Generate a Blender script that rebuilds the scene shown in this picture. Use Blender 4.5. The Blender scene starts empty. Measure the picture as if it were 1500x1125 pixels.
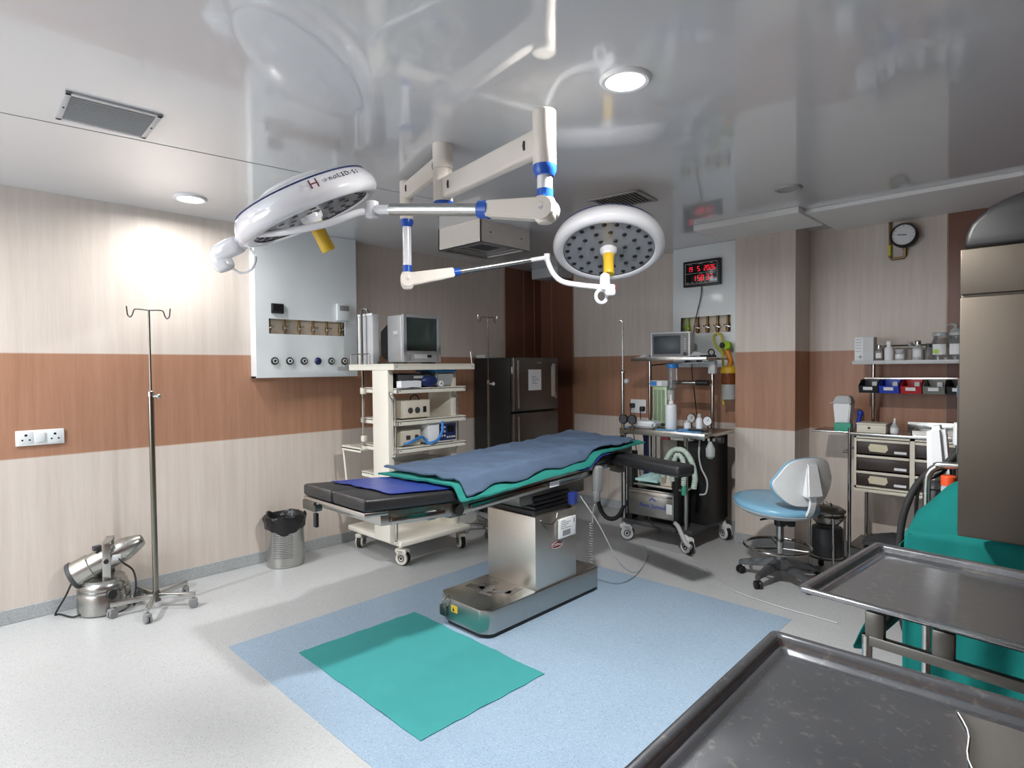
import bpy, bmesh, math, random
from mathutils import Matrix, Vector, noise
random.seed(7)
SC = bpy.context.scene
COL = SC.collection
PI = math.pi
V = Vector

# ---------------------------------------------------------------- materials
def lin(c):
    if isinstance(c, str):
        c = c.lstrip('#'); c = [int(c[i:i + 2], 16) for i in (0, 2, 4)]
    o = []
    for x in c[:3]:
        x = x / 255.0
        o.append(x / 12.92 if x <= 0.04045 else ((x + 0.055) / 1.055) ** 2.4)
    return (o[0], o[1], o[2], 1.0)

def mat(name, color, rough=0.5, metal=0.0, var=0.06, scale=8.0, stretch=(1, 1, 1), bump=0.0, spec=0.5,
        trans=0.0, ior=1.45, emit=None, estr=0.0, coat=0.0, rvar=0.0, alpha=1.0):
    m = bpy.data.materials.new(name); m.use_nodes = True
    nt = m.node_tree; N = nt.nodes; L = nt.links
    b = N['Principled BSDF']
    c = lin(color)
    b.inputs['Roughness'].default_value = rough
    b.inputs['Metallic'].default_value = metal
    b.inputs['Specular IOR Level'].default_value = spec
    b.inputs['Coat Weight'].default_value = coat
    b.inputs['Coat Roughness'].default_value = 0.08
    if trans:
        b.inputs['Transmission Weight'].default_value = trans
        b.inputs['IOR'].default_value = ior
    if alpha < 1: b.inputs['Alpha'].default_value = alpha
    tc = N.new('ShaderNodeTexCoord'); mp = N.new('ShaderNodeMapping')
    mp.inputs['Scale'].default_value = stretch
    L.new(tc.outputs['Object'], mp.inputs['Vector'])
    nz = N.new('ShaderNodeTexNoise'); nz.inputs['Scale'].default_value = scale; nz.inputs['Detail'].default_value = 5
    L.new(mp.outputs['Vector'], nz.inputs['Vector'])
    mx = N.new('ShaderNodeMix'); mx.data_type = 'RGBA'
    mx.inputs[6].default_value = tuple(max(0, x * (1 - var)) for x in c[:3]) + (1,)
    mx.inputs[7].default_value = tuple(min(1, x * (1 + var)) for x in c[:3]) + (1,)
    L.new(nz.outputs['Fac'], mx.inputs[0]); L.new(mx.outputs[2], b.inputs['Base Color'])
    if rvar:
        mr = N.new('ShaderNodeMapRange'); mr.inputs[3].default_value = max(0.02, rough - rvar); mr.inputs[4].default_value = rough + rvar
        mr.inputs[1].default_value = 0.3; mr.inputs[2].default_value = 0.7
        L.new(nz.outputs['Fac'], mr.inputs[0]); L.new(mr.outputs[0], b.inputs['Roughness'])
    if bump:
        bp = N.new('ShaderNodeBump'); bp.inputs['Strength'].default_value = bump; bp.inputs['Distance'].default_value = 0.01
        L.new(nz.outputs['Fac'], bp.inputs['Height']); L.new(bp.outputs['Normal'], b.inputs['Normal'])
    if emit is not None:
        b.inputs['Emission Color'].default_value = lin(emit); b.inputs['Emission Strength'].default_value = estr
    return m

def wall_mat(name):
    m = bpy.data.materials.new(name); m.use_nodes = True
    nt = m.node_tree; N = nt.nodes; L = nt.links; b = N['Principled BSDF']
    b.inputs['Roughness'].default_value = 0.42; b.inputs['Specular IOR Level'].default_value = 0.35
    g = N.new('ShaderNodeNewGeometry'); sx = N.new('ShaderNodeSeparateXYZ'); L.new(g.outputs['Position'], sx.inputs[0])
    def grain(scx, scz, s, d):
        mp = N.new('ShaderNodeMapping'); mp.inputs['Scale'].default_value = (scx, scx, scz); L.new(g.outputs['Position'], mp.inputs['Vector'])
        nz = N.new('ShaderNodeTexNoise'); nz.inputs['Scale'].default_value = s; nz.inputs['Detail'].default_value = d
        L.new(mp.outputs['Vector'], nz.inputs['Vector']); return nz
    g1 = grain(14, 0.6, 1.5, 6); g2 = grain(30, 1.5, 4, 4); g3 = grain(2.2, 0.7, 0.8, 2)
    ad = N.new('ShaderNodeMath'); ad.operation = 'MULTIPLY_ADD'; ad.inputs[1].default_value = 0.5
    L.new(g2.outputs['Fac'], ad.inputs[0]); L.new(g1.outputs['Fac'], ad.inputs[2])
    ad2 = N.new('ShaderNodeMath'); ad2.operation = 'MULTIPLY_ADD'; ad2.inputs[1].default_value = 0.35
    L.new(g3.outputs['Fac'], ad2.inputs[0]); L.new(ad.outputs[0], ad2.inputs[2])
    mr = N.new('ShaderNodeMapRange'); mr.inputs[1].default_value = 0.65; mr.inputs[2].default_value = 1.2
    L.new(ad2.outputs[0], mr.inputs[0])
    def ramp(a, c):
        mx = N.new('ShaderNodeMix'); mx.data_type = 'RGBA'; mx.inputs[6].default_value = lin(a); mx.inputs[7].default_value = lin(c)
        L.new(mr.outputs[0], mx.inputs[0]); return mx
    beige = ramp((202, 190, 180), (216, 206, 197)); brown = ramp((158, 116, 92), (177, 134, 109))
    def gt(val):
        k = N.new('ShaderNodeMath'); k.operation = 'GREATER_THAN'; k.inputs[1].default_value = val; L.new(sx.outputs['Z'], k.inputs[0]); return k
    a, c = gt(1.0135), gt(1.668)
    sb = N.new('ShaderNodeMath'); sb.operation = 'SUBTRACT'; L.new(a.outputs[0], sb.inputs[0]); L.new(c.outputs[0], sb.inputs[1])
    mx = N.new('ShaderNodeMix'); mx.data_type = 'RGBA'; L.new(sb.outputs[0], mx.inputs[0])
    L.new(beige.outputs[2], mx.inputs[6]); L.new(brown.outputs[2], mx.inputs[7])
    # thin pale joint line at both edges of the stripe
    def near(val):
        d = N.new('ShaderNodeMath'); d.operation = 'COMPARE'; d.inputs[1].default_value = val; d.inputs[2].default_value = 0.004
        L.new(sx.outputs['Z'], d.inputs[0]); return d
    s1, s2 = near(1.0135), near(1.668)
    sm = N.new('ShaderNodeMath'); sm.operation = 'ADD'; L.new(s1.outputs[0], sm.inputs[0]); L.new(s2.outputs[0], sm.inputs[1])
    sm2 = N.new('ShaderNodeMath'); sm2.operation = 'MULTIPLY'; sm2.inputs[1].default_value = 0.5; L.new(sm.outputs[0], sm2.inputs[0])
    mx2 = N.new('ShaderNodeMix'); mx2.data_type = 'RGBA'; mx2.inputs[7].default_value = lin((190, 165, 148))
    L.new(sm2.outputs[0], mx2.inputs[0]); L.new(mx.outputs[2], mx2.inputs[6])
    L.new(mx2.outputs[2], b.inputs['Base Color'])
    return m

def speckle_mat(name, base, dark, light, rough=0.38):
    m = bpy.data.materials.new(name); m.use_nodes = True
    nt = m.node_tree; N = nt.nodes; L = nt.links; b = N['Principled BSDF']
    b.inputs['Roughness'].default_value = rough; b.inputs['Specular IOR Level'].default_value = 0.4
    g = N.new('ShaderNodeNewGeometry')
    v = N.new('ShaderNodeTexVoronoi'); v.inputs['Scale'].default_value = 210; L.new(g.outputs['Position'], v.inputs['Vector'])
    cr = N.new('ShaderNodeValToRGB'); e = cr.color_ramp.elements
    e[0].position = 0.0; e[0].color = lin(dark); e[1].position = 1.0; e[1].color = lin(light)
    e2 = cr.color_ramp.elements.new(0.16); e2.color = lin(base); e3 = cr.color_ramp.elements.new(0.82); e3.color = lin(base)
    sp = N.new('ShaderNodeSeparateColor'); L.new(v.outputs['Color'], sp.inputs[0]); L.new(sp.outputs[0], cr.inputs[0])
    nz = N.new('ShaderNodeTexNoise'); nz.inputs['Scale'].default_value = 1.6; nz.inputs['Detail'].default_value = 6; L.new(g.outputs['Position'], nz.inputs['Vector'])
    mr = N.new('ShaderNodeMapRange'); mr.inputs[1].default_value = 0.3; mr.inputs[2].default_value = 0.75; mr.inputs[3].default_value = 0.93; mr.inputs[4].default_value = 1.0
    L.new(nz.outputs['Fac'], mr.inputs[0])
    mx = N.new('ShaderNodeMix'); mx.data_type = 'RGBA'; mx.blend_type = 'MULTIPLY'; mx.inputs[0].default_value = 1
    L.new(cr.outputs[0], mx.inputs[6]); L.new(mr.outputs[0], mx.inputs[7]); L.new(mx.outputs[2], b.inputs['Base Color'])
    mr2 = N.new('ShaderNodeMapRange'); mr2.inputs[3].default_value = rough - 0.06; mr2.inputs[4].default_value = rough + 0.12
    L.new(nz.outputs['Fac'], mr2.inputs[0]); L.new(mr2.outputs[0], b.inputs['Roughness'])
    return m

def brushed(name, color, rough=0.3, stretch=(1, 1, 40), scale=6, spots=0.0, metal=1.0):
    m = mat(name, color, rough, metal, 0.04, scale, stretch, rvar=0.015)
    if spots:
        nt = m.node_tree; N = nt.nodes; L = nt.links; b = N['Principled BSDF']
        src = b.inputs['Base Color'].links[0].from_socket
        tc = N.new('ShaderNodeTexCoord'); nz = N.new('ShaderNodeTexNoise'); nz.inputs['Scale'].default_value = 34; nz.inputs['Detail'].default_value = 8; nz.inputs['Roughness'].default_value = 0.75
        L.new(tc.outputs['Object'], nz.inputs['Vector'])
        n2 = N.new('ShaderNodeTexNoise'); n2.inputs['Scale'].default_value = 4; n2.inputs['Detail'].default_value = 3; L.new(tc.outputs['Object'], n2.inputs['Vector'])
        mr = N.new('ShaderNodeMapRange'); mr.inputs[1].default_value = 0.56; mr.inputs[2].default_value = 0.63; mr.inputs[3].default_value = 0; mr.inputs[4].default_value = spots
        L.new(nz.outputs['Fac'], mr.inputs[0])
        mx = N.new('ShaderNodeMix'); mx.data_type = 'RGBA'; mx.inputs[7].default_value = lin((185, 185, 182))
        L.new(mr.outputs[0], mx.inputs[0]); L.new(src, mx.inputs[6]); L.new(mx.outputs[2], b.inputs['Base Color'])
        r2 = N.new('ShaderNodeMapRange'); r2.inputs[1].default_value = 0.35; r2.inputs[2].default_value = 0.65
        r2.inputs[3].default_value = rough * 0.8; r2.inputs[4].default_value = rough * 1.25
        L.new(n2.outputs['Fac'], r2.inputs[0]); L.new(r2.outputs[0], b.inputs['Roughness'])
    return m

M = {}
M['wall'] = wall_mat('laminate_wall')
M['dark_laminate'] = mat('dark_brown_laminate', (116, 74, 57), 0.4, var=0.14, scale=3, stretch=(12, 12, 0.8))
M['drawer_dark'] = mat('dark_drawer_front', (52, 40, 34), 0.4, var=0.12)
M['stool_base'] = mat('dark_grey_metal', (84, 86, 88), 0.4, 0.3, var=0.06)
M['trim_gold'] = mat('trim_strip', (150, 120, 95), 0.35)
M['ceiling'] = mat('glossy_ceiling_panel', (210, 212, 215), 0.07, var=0.03, scale=1.2, spec=0.8, coat=0.4)
M['border'] = mat('ceiling_border_white', (242, 242, 240), 0.5, var=0.01)
M['seam'] = mat('seam_grey', (140, 140, 138), 0.6)
M['floor'] = speckle_mat('speckled_grey_vinyl', (184, 186, 187), (160, 163, 165), (195, 197, 197))
M['blue_vinyl'] = speckle_mat('speckled_blue_vinyl', (150, 172, 192), (128, 150, 174), (170, 190, 206))
M['base_vinyl'] = speckle_mat('speckled_grey_skirting', (168, 172, 174), (130, 136, 140), (196, 199, 200), 0.5)
M['white'] = mat('white_enamel', (232, 234, 235), 0.28, var=0.02, coat=0.3)
M['panel_white'] = mat('white_panel_paint', (222, 228, 230), 0.22, var=0.02, coat=0.4)
M['lamp_white'] = mat('lamp_white_gloss', (228, 228, 232), 0.16, var=0.02, coat=0.6)
M['arm_cream'] = mat('arm_cream_paint', (226, 218, 208), 0.35, var=0.02)
M['cream'] = mat('cream_enamel', (226, 222, 210), 0.35, var=0.03)
M['ivory'] = mat('ivory_plastic', (214, 208, 192), 0.42, var=0.04)
M['blue_ring'] = mat('blue_plastic_ring', (32, 84, 178), 0.3)
M['royal'] = mat('royal_blue_plastic', (36, 54, 130), 0.35, var=0.1, bump=0.2, scale=12)
M['steel'] = brushed('brushed_steel', (190, 190, 186), 0.26, (1, 1, 12), 5)
M['steel_h'] = brushed('brushed_steel_sideways', (176, 176, 172), 0.26, (1, 8, 1), 5)
M['steel_warm'] = brushed('warm_steel_sheet', (200, 196, 188), 0.38, (14, 1, 1))
M['steel_tray'] = brushed('worn_tray_steel', (150, 152, 156), 0.17, (2, 2, 2), 5, spots=0.85, metal=0.9)
M['cabinet_steel'] = brushed('dull_cabinet_steel', (94, 87, 79), 0.46, (14, 1, 1))
M['pole_steel'] = brushed('dull_pole_steel', (140, 137, 127), 0.24)
M['chrome'] = mat('chrome', (178, 177, 173), 0.14, 1.0, var=0.03)
M['steel_dark'] = brushed('dark_steel', (110, 108, 104), 0.34)
M['fridge_front'] = brushed('grey_fridge_door', (108, 103, 98), 0.32, (1, 1, 20), metal=0.75)
M['black'] = mat('black_plastic', (24, 24, 25), 0.45, var=0.15)
M['black_soft'] = mat('black_vinyl_pad', (34, 34, 36), 0.42, var=0.15, bump=0.15, scale=60)
M['black_gloss'] = mat('black_gloss', (14, 15, 17), 0.12, var=0.1)
M['bag'] = mat('black_bin_bag', (22, 22, 24), 0.3, var=0.2, bump=0.7, scale=14)
M['rubber'] = mat('rubber', (34, 34, 35), 0.7, var=0.15)
M['dkgrey'] = mat('dark_grey', (62, 63, 66), 0.5, var=0.1)
M['grey'] = mat('mid_grey', (132, 133, 134), 0.45, var=0.06)
M['ltgrey'] = mat('light_grey_plastic', (186, 188, 190), 0.4, var=0.04)
M['tv_silver'] = mat('silver_plastic', (168, 170, 172), 0.35, 0.3, var=0.05)
M['screen'] = mat('dark_green_screen', (58, 72, 68), 0.08, var=0.05)
M['screen_blue'] = mat('blue_black_screen', (66, 74, 80), 0.32, var=0.06, spec=0.25)
M['teal'] = mat('teal_cotton', (40, 122, 114), 0.85, var=0.12, scale=18, bump=0.25, spec=0.2)
M['teal_dark'] = mat('deep_teal_cotton', (14, 106, 102), 0.85, var=0.15, scale=14, bump=0.3, spec=0.2)
M['teal_mat'] = mat('sea_green_sheet', (62, 146, 146), 0.8, var=0.07, scale=9, bump=0.15, spec=0.2)
M['slate_cloth'] = mat('slate_blue_cotton', (76, 92, 114), 0.9, var=0.1, scale=16, bump=0.3, spec=0.2)
M['seat_blue'] = mat('pale_blue_vinyl', (128, 178, 206), 0.3, var=0.05)
M['yellow'] = mat('yellow_plastic', (224, 184, 52), 0.4, var=0.05)
M['hose_yellow'] = mat('yellow_green_hose', (206, 200, 50), 0.35)
M['orange'] = mat('orange_plastic', (230, 140, 30), 0.4)
M['orange_red'] = mat('orange_red_cap', (226, 84, 36), 0.4)
M['lime'] = mat('lime_plastic', (158, 196, 44), 0.35)
M['brass'] = mat('brass', (122, 98, 64), 0.4, 0.85)
M['red'] = mat('red_plastic', (176, 26, 34), 0.4)
M['darkred'] = mat('dark_red_print', (110, 34, 40), 0.5)
M['binblue'] = mat('blue_bin_plastic', (36, 62, 178), 0.4)
M['bingrey'] = mat('grey_bin_plastic', (118, 122, 116), 0.45)
M['binblack'] = mat('black_bin_plastic', (28, 30, 30), 0.45)
M['paper'] = mat('white_paper', (226, 228, 230), 0.8, var=0.03)
M['card'] = mat('cream_card', (210, 202, 176), 0.8, var=0.05)
M['skyblue'] = mat('sky_blue_wrap', (104, 168, 222), 0.6, var=0.1, bump=0.3, scale=14)
M['mint'] = mat('pale_mint_paper', (168, 208, 204), 0.7, var=0.1, bump=0.3)
M['tube_blue'] = mat('blue_tubing', (48, 124, 196), 0.3)
M['lid_blue'] = mat('blue_lid', (56, 142, 208), 0.35)
M['clear'] = mat('clear_plastic', (222, 228, 228), 0.08, var=0.0, trans=0.85)
M['frost'] = mat('frosted_plastic', (206, 212, 212), 0.4, var=0.03, trans=0.35)
M['amber'] = mat('amber_liquid', (150, 84, 50), 0.15, var=0.1, trans=0.4)
M['green_glass'] = mat('pale_green_acrylic', (196, 222, 176), 0.15, var=0.04, trans=0.3)
M['hose_mint'] = mat('pale_green_hose', (186, 204, 194), 0.45, var=0.05)
M['panel_led'] = mat('lamp_lens_grey', (150, 153, 158), 0.2, var=0.04)
M['led_dark'] = mat('dark_led_lens', (40, 42, 46), 0.15)
M['navy'] = mat('navy_plastic', (30, 44, 96), 0.4)
M['teal_box'] = mat('teal_carton', (62, 158, 132), 0.6)
M['bottle_white'] = mat('white_bottle', (226, 230, 234), 0.35, var=0.02)
M['lockplate'] = mat('cream_lock_plate', (196, 188, 174), 0.4, 0.4)
M['glow'] = mat('downlight_glow', (255, 255, 255), 0.4, emit=(250, 252, 255), estr=14)
M['seg'] = mat('red_digit', (255, 40, 60), 0.4, emit=(255, 34, 58), estr=1.2)
M['print_white'] = mat('white_print', (215, 215, 215), 0.6)
M['print_blue'] = mat('blue_print', (52, 66, 160), 0.6)
M['print_black'] = mat('black_print', (28, 26, 30), 0.6)
M['unlit'] = mat('unlit_diffuser', (175, 175, 172), 0.5)
M['film'] = mat('clear_film', (92, 90, 87), 0.35, var=0.1, bump=0.4, scale=10, spec=0.6)
M['recess'] = mat('recess_beige', (222, 206, 186), 0.6, var=0.05)

# ---------------------------------------------------------------- mesh builder
WM = {}
def axes(d, up=V((0, 0, 1))):
    d = V(d).normalized()
    if abs(d.dot(up)) > 0.98: up = V((0, 1, 0)) if abs(d.y) < 0.9 else V((1, 0, 0))
    x = up.cross(d).normalized(); y = d.cross(x).normalized()
    return Matrix((x, y, d)).transposed()

def catmull(pts, n=8, closed=False):
    P = [V(p) for p in pts]
    if len(P) < 3: return P
    out = []; m = len(P)
    rng = range(m) if closed else range(m - 1)
    for i in rng:
        if closed: a, b, c, d = P[i - 1], P[i], P[(i + 1) % m], P[(i + 2) % m]
        else:
            b, c = P[i], P[i + 1]
            a = P[i - 1] if i else b + (b - c); d = P[i + 2] if i + 2 < m else c + (c - b)
        for k in range(n):
            t = k / n
            out.append(0.5 * ((2 * b) + (c - a) * t + (2 * a - 5 * b + 4 * c - d) * t * t + (3 * b - 3 * c + d - a) * t ** 3))
    if not closed: out.append(P[-1])
    return out

class MB:
    def __init__(s): s.bm = bmesh.new(); s.mi = 0
    def slot(s, i): s.mi = i; return s
    def _fin(s, faces):
        for f in faces: f.material_index = s.mi
    def raw(s, verts, faces):
        vs = [s.bm.verts.new(v) for v in verts]; fs = []
        for f in faces:
            try: fs.append(s.bm.faces.new([vs[i] for i in f]))
            except ValueError: pass
        s._fin(fs); return s
    def obox(s, c, size, R=None, bev=0.0, seg=2):
        R = R or Matrix.Identity(3)
        T = Matrix.Translation(V(c)) @ R.to_4x4() @ Matrix.Diagonal((size[0], size[1], size[2], 1))
        r = bmesh.ops.create_cube(s.bm, size=1, matrix=T)
        fs = {f for v in r['verts'] for f in v.link_faces}
        if bev:
            es = list({e for v in r['verts'] for e in v.link_edges})
            q = bmesh.ops.bevel(s.bm, geom=es, offset=min(bev, min(size) * .49), segments=seg, affect='EDGES', profile=0.5)
            fs = {f for f in fs if f.is_valid} | set(q['faces'])
        s._fin(fs); return s
    def box(s, x0, x1, y0, y1, z0, z1, bev=0.0, seg=2):
        return s.obox(((x0 + x1) / 2, (y0 + y1) / 2, (z0 + z1) / 2), (abs(x1 - x0), abs(y1 - y0), abs(z1 - z0)), None, bev, seg)
    def lathe(s, prof, o, d=(0, 0, 1), seg=28, cap=True):
        R = axes(d); o = V(o); rings = []
        for r, z in prof:
            if r < 1e-6: rings.append([s.bm.verts.new(o + R @ V((0, 0, z)))])
            else: rings.append([s.bm.verts.new(o + R @ V((r * math.cos(2 * PI * k / seg), r * math.sin(2 * PI * k / seg), z))) for k in range(seg)])
        fs = []
        for a, b in zip(rings, rings[1:]):
            for k in range(seg):
                k2 = (k + 1) % seg
                q = [a[k % len(a)], a[k2 % len(a)], b[k2 % len(b)], b[k % len(b)]]
                u = []
                for v in q:
                    if v not in u: u.append(v)
                if len(u) > 2: fs.append(s.bm.faces.new(u))
        if cap:
            if len(rings[0]) > 2: fs.append(s.bm.faces.new(rings[0][::-1]))
            if len(rings[-1]) > 2: fs.append(s.bm.faces.new(rings[-1]))
        s._fin(fs); return s
    def cyl(s, a, b, r0, r1=None, seg=20):
        a, b = V(a), V(b); return s.lathe([(r0, 0), (r0 if r1 is None else r1, (b - a).length)], a, b - a, seg)
    def sph(s, c, r, seg=18, rings=10, R=None):
        if not hasattr(r, '__len__'): r = (r, r, r)
        T = Matrix.Translation(V(c)) @ (R.to_4x4() if R else Matrix.Identity(4)) @ Matrix.Diagonal((r[0], r[1], r[2], 1))
        q = bmesh.ops.create_uvsphere(s.bm, u_segments=seg, v_segments=rings, radius=1, matrix=T)
        s._fin({f for v in q['verts'] for f in v.link_faces}); return s
    def tube(s, pts, r, seg=10, smooth=0, closed=False):
        P = catmull(pts, smooth, closed) if smooth else [V(p) for p in pts]
        n = len(P); rings = []; up = None
        for i, p in enumerate(P):
            if closed: t = (P[(i + 1) % n] - P[i - 1])
            else: t = (P[min(i + 1, n - 1)] - P[max(i - 1, 0)])
            t.normalize()
            if up is None:
                A = axes(t); up = A.col[1].copy()
            up = (up - t * up.dot(t)); up.normalize(); x = up.cross(t)
            rr = r(i / (n - 1)) if callable(r) else r
            rings.append([s.bm.verts.new(p + (x * math.cos(2 * PI * k / seg) + up * math.sin(2 * PI * k / seg)) * rr) for k in range(seg)])
        fs = []
        prs = list(zip(rings, rings[1:])) + ([(rings[-1], rings[0])] if closed else [])
        for a, b in prs:
            for k in range(seg):
                k2 = (k + 1) % seg; fs.append(s.bm.faces.new([a[k], b[k], b[k2], a[k2]]))
        if not closed: fs.append(s.bm.faces.new(rings[0])); fs.append(s.bm.faces.new(rings[-1][::-1]))
        s._fin(fs); return s
    def ring(s, c, d, R, r, seg=36, ts=8):
        A = axes(d); c = V(c)
        return s.tube([c + A @ V((R * math.cos(2 * PI * k / seg), R * math.sin(2 * PI * k / seg), 0)) for k in range(seg)], r, ts, 0, True)
    def prism(s, poly, z0, z1, T=None, bev=0.0):
        T = T or Matrix.Identity(4)
        b = [s.bm.verts.new(T @ V((x, y, z0))) for x, y in poly]; t = [s.bm.verts.new(T @ V((x, y, z1))) for x, y in poly]
        n = len(poly); fs = [s.bm.faces.new(b[::-1]), s.bm.faces.new(t)]
        for i in range(n): fs.append(s.bm.faces.new([b[i], b[(i + 1) % n], t[(i + 1) % n], t[i]]))
        if bev:
            es = list({e for v in b + t for e in v.link_edges})
            q = bmesh.ops.bevel(s.bm, geom=es, offset=bev, segments=2, affect='EDGES', profile=0.5)
            fs = [f for f in fs if f.is_valid] + list(q['faces'])
        s._fin(fs); return s
    def sheet(s, fn, nu, nv, th):
        """fn(u,v)->Vector top surface; closed sheet of thickness th"""
        top = [[s.bm.verts.new(fn(i / nu, j / nv)) for j in range(nv + 1)] for i in range(nu + 1)]
        bot = [[s.bm.verts.new(V(top[i][j].co) - V((0, 0, th))) for j in range(nv + 1)] for i in range(nu + 1)]
        fs = []
        for i in range(nu):
            for j in range(nv):
                fs.append(s.bm.faces.new([top[i][j], top[i + 1][j], top[i + 1][j + 1], top[i][j + 1]]))
                fs.append(s.bm.faces.new([bot[i][j], bot[i][j + 1], bot[i + 1][j + 1], bot[i + 1][j]]))
        for i in range(nu):
            fs.append(s.bm.faces.new([top[i][0], bot[i][0], bot[i + 1][0], top[i + 1][0]]))
            fs.append(s.bm.faces.new([top[i][nv], top[i + 1][nv], bot[i + 1][nv], bot[i][nv]]))
        for j in range(nv):
            fs.append(s.bm.faces.new([top[0][j], top[0][j + 1], bot[0][j + 1], bot[0][j]]))
            fs.append(s.bm.faces.new([top[nu][j], bot[nu][j], bot[nu][j + 1], top[nu][j + 1]]))
        s._fin(fs); return s
    def text(s, txt, size, T, depth=0.001, font_bold=False):
        cu = bpy.data.curves.new('lettering', 'FONT'); cu.body = txt; cu.size = size; cu.extrude = depth
        cu.align_x = 'CENTER'; cu.align_y = 'CENTER'; cu.resolution_u = 3
        o = bpy.data.objects.new('lettering', cu); COL.objects.link(o)
        bpy.context.view_layer.update()
        me = bpy.data.meshes.new_from_object(o.evaluated_get(bpy.context.evaluated_depsgraph_get()))
        bpy.data.objects.remove(o); bpy.data.curves.remove(cu)
        me.transform(T)
        vs = [s.bm.verts.new(v.co) for v in me.vertices]; fs = []
        for p in me.polygons:
            try: fs.append(s.bm.faces.new([vs[i] for i in p.vertices]))
            except ValueError: pass
        bpy.data.meshes.remove(me); s._fin(fs); return s
    def build(s, name, mats, parent=None, ang=35, recalc=True):
        bm = s.bm
        if not isinstance(mats, (list, tuple)): mats = [mats]
        if recalc: bmesh.ops.recalc_face_normals(bm, faces=bm.faces[:])
        if parent is not None: bm.transform(WM[parent.name].inverted())
        lim = math.radians(ang)
        for f in bm.faces: f.smooth = True
        for e in bm.edges:
            e.smooth = not (len(e.link_faces) == 2 and e.calc_face_angle(9) > lim)
        me = bpy.data.meshes.new(name); bm.to_mesh(me); bm.free()
        for m in mats: me.materials.append(M[m] if isinstance(m, str) else m)
        o = bpy.data.objects.new(name, me); COL.objects.link(o)
        if parent is not None:
            o.parent = parent; WM[o.name] = WM[parent.name]
        else: WM[o.name] = Matrix.Identity(4)
        return o

def thing(name, label, cat, loc=(0, 0, 0), rz=0.0, group=None):
    o = bpy.data.objects.new(name, None); COL.objects.link(o); o.empty_display_size = 0.1
    o.location = loc; o.rotation_euler = (0, 0, rz); o['label'] = label; o['category'] = cat
    if group: o['group'] = group
    WM[o.name] = Matrix.Translation(V(loc)) @ Matrix.Rotation(rz, 4, 'Z')
    return o
def solo(mb, name, mats, label, cat, origin, group=None, ang=35):
    """a thing that is one mesh, with its origin at its base"""
    mb.bm.transform(Matrix.Translation(-V(origin)))
    o = mb.build(name, mats, None, ang); o.location = origin
    o['label'] = label; o['category'] = cat
    if group: o['group'] = group
    WM[o.name] = Matrix.Translation(V(origin)); return o
def struct(mb, name, mats, ang=35):
    o = mb.build(name, mats, None, ang); o['kind'] = 'structure'; return o
def kids(o): return [c for c in bpy.data.objects if c.parent == o]
def dup(o, loc=None, rz=None, parent=None, label=None):
    c = o.copy(); COL.objects.link(c)
    if parent is not None: c.parent = parent
    if loc is not None: c.location = loc
    if rz is not None: c.rotation_euler = (0, 0, rz)
    if label: c['label'] = label
    for k in kids(o): dup(k, None, None, c)
    WM[c.name] = Matrix.Translation(c.location) @ Matrix.Rotation(c.rotation_euler.z, 4, 'Z')
    return c
def Rz(a): return Matrix.Rotation(a, 3, 'Z')
def Rx(a): return Matrix.Rotation(a, 3, 'X')
def Ry(a): return Matrix.Rotation(a, 3, 'Y')
def face_T(c, right, up):
    """4x4 placing flat lettering: x->right, y->up"""
    r = V(right).normalized(); u = V(up).normalized(); n = r.cross(u)
    m = Matrix((r, u, n)).transposed().to_4x4(); m.translation = V(c); return m
def caster(parent, x, y, rz, h, r=0.045, body='cream', name='caster', w=0.036):
    """swivel caster: housing with a tyre sub-part; h = height of the top plate"""
    mb = MB(); R = Rz(rz); o = V((x, y, 0))
    d = R @ V((1, 0, 0)); a = R @ V((0, 1, 0)); c = o + V((0, 0, r)) + d * r * 0.35
    mb.cyl(o + V((0, 0, r * 1.9)), o + V((0, 0, h)), r * 0.3)
    mb.obox(o + V((0, 0, r * 1.95)) + d * r * .15, (r * 1.7, w * 1.7, r * 0.7), R, r * .25)
    for sg in (-1, 1):
        mb.cyl(c + a * sg * w * .55, c + a * sg * w * .85, r * 0.92, r * .86, 22)
        mb.obox(c + a * sg * w * .7 + V((0, 0, r * .5)), (r * 1.5, w * .3, r * 1.2), R, r * .1)
    f = mb.build(name, body, parent)
    t = MB(); t.cyl(c - a * w * .5, c + a * w * .5, r, None, 24)
    for sg in (-1, 1): t.ring(c + a * sg * w * .87, a, r * .42, r * .06, 20, 6); t.cyl(c + a * sg * w * .8, c + a * sg * w * .95, r * .16)
    t.build('tyre', 'rubber', f); return f
# ---------------------------------------------------------------- the room
XR, YF, YB, H = 6.0, -2.3, 5.42, 2.69
struct(MB().box(-.1, XR + .1, YF - .1, YB + .1, -.1, 0), 'floor', 'floor')
struct(MB().box(1.31, 3.48, 1.238, 3.74, 0.0, 0.0015), 'trim_1', 'blue_vinyl')
struct(MB().box(-.1, XR + .1, YF - .1, YB + .1, H, H + .1), 'ceiling', 'ceiling')
struct(MB().box(-.1, 0, YF - .1, YB + .1, 0, H), 'wall_left', 'wall')
struct(MB().box(0, XR, YB, YB + .1, 0, H), 'wall_back', 'wall')
struct(MB().box(XR, XR + .1, YF - .1, YB + .1, 0, H), 'wall_right', 'dark_laminate')
wx0, wx1, wz0, wz1 = .25, 2.45, .95, 2.35  # opening for an unseen window, added to bring in soft frontal light
mb = MB(); mb.box(0, wx0, YF - .1, YF, 0, H); mb.box(wx1, XR, YF - .1, YF, 0, H); mb.box(wx0, wx1, YF - .1, YF, 0, wz0); mb.box(wx0, wx1, YF - .1, YF, wz1, H)
struct(mb, 'wall_front', 'wall')
mb = MB(); f = .05
mb.box(wx0, wx1, YF - .08, YF - .02, wz0, wz0 + f); mb.box(wx0, wx1, YF - .08, YF - .02, wz1 - f, wz1)
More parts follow.
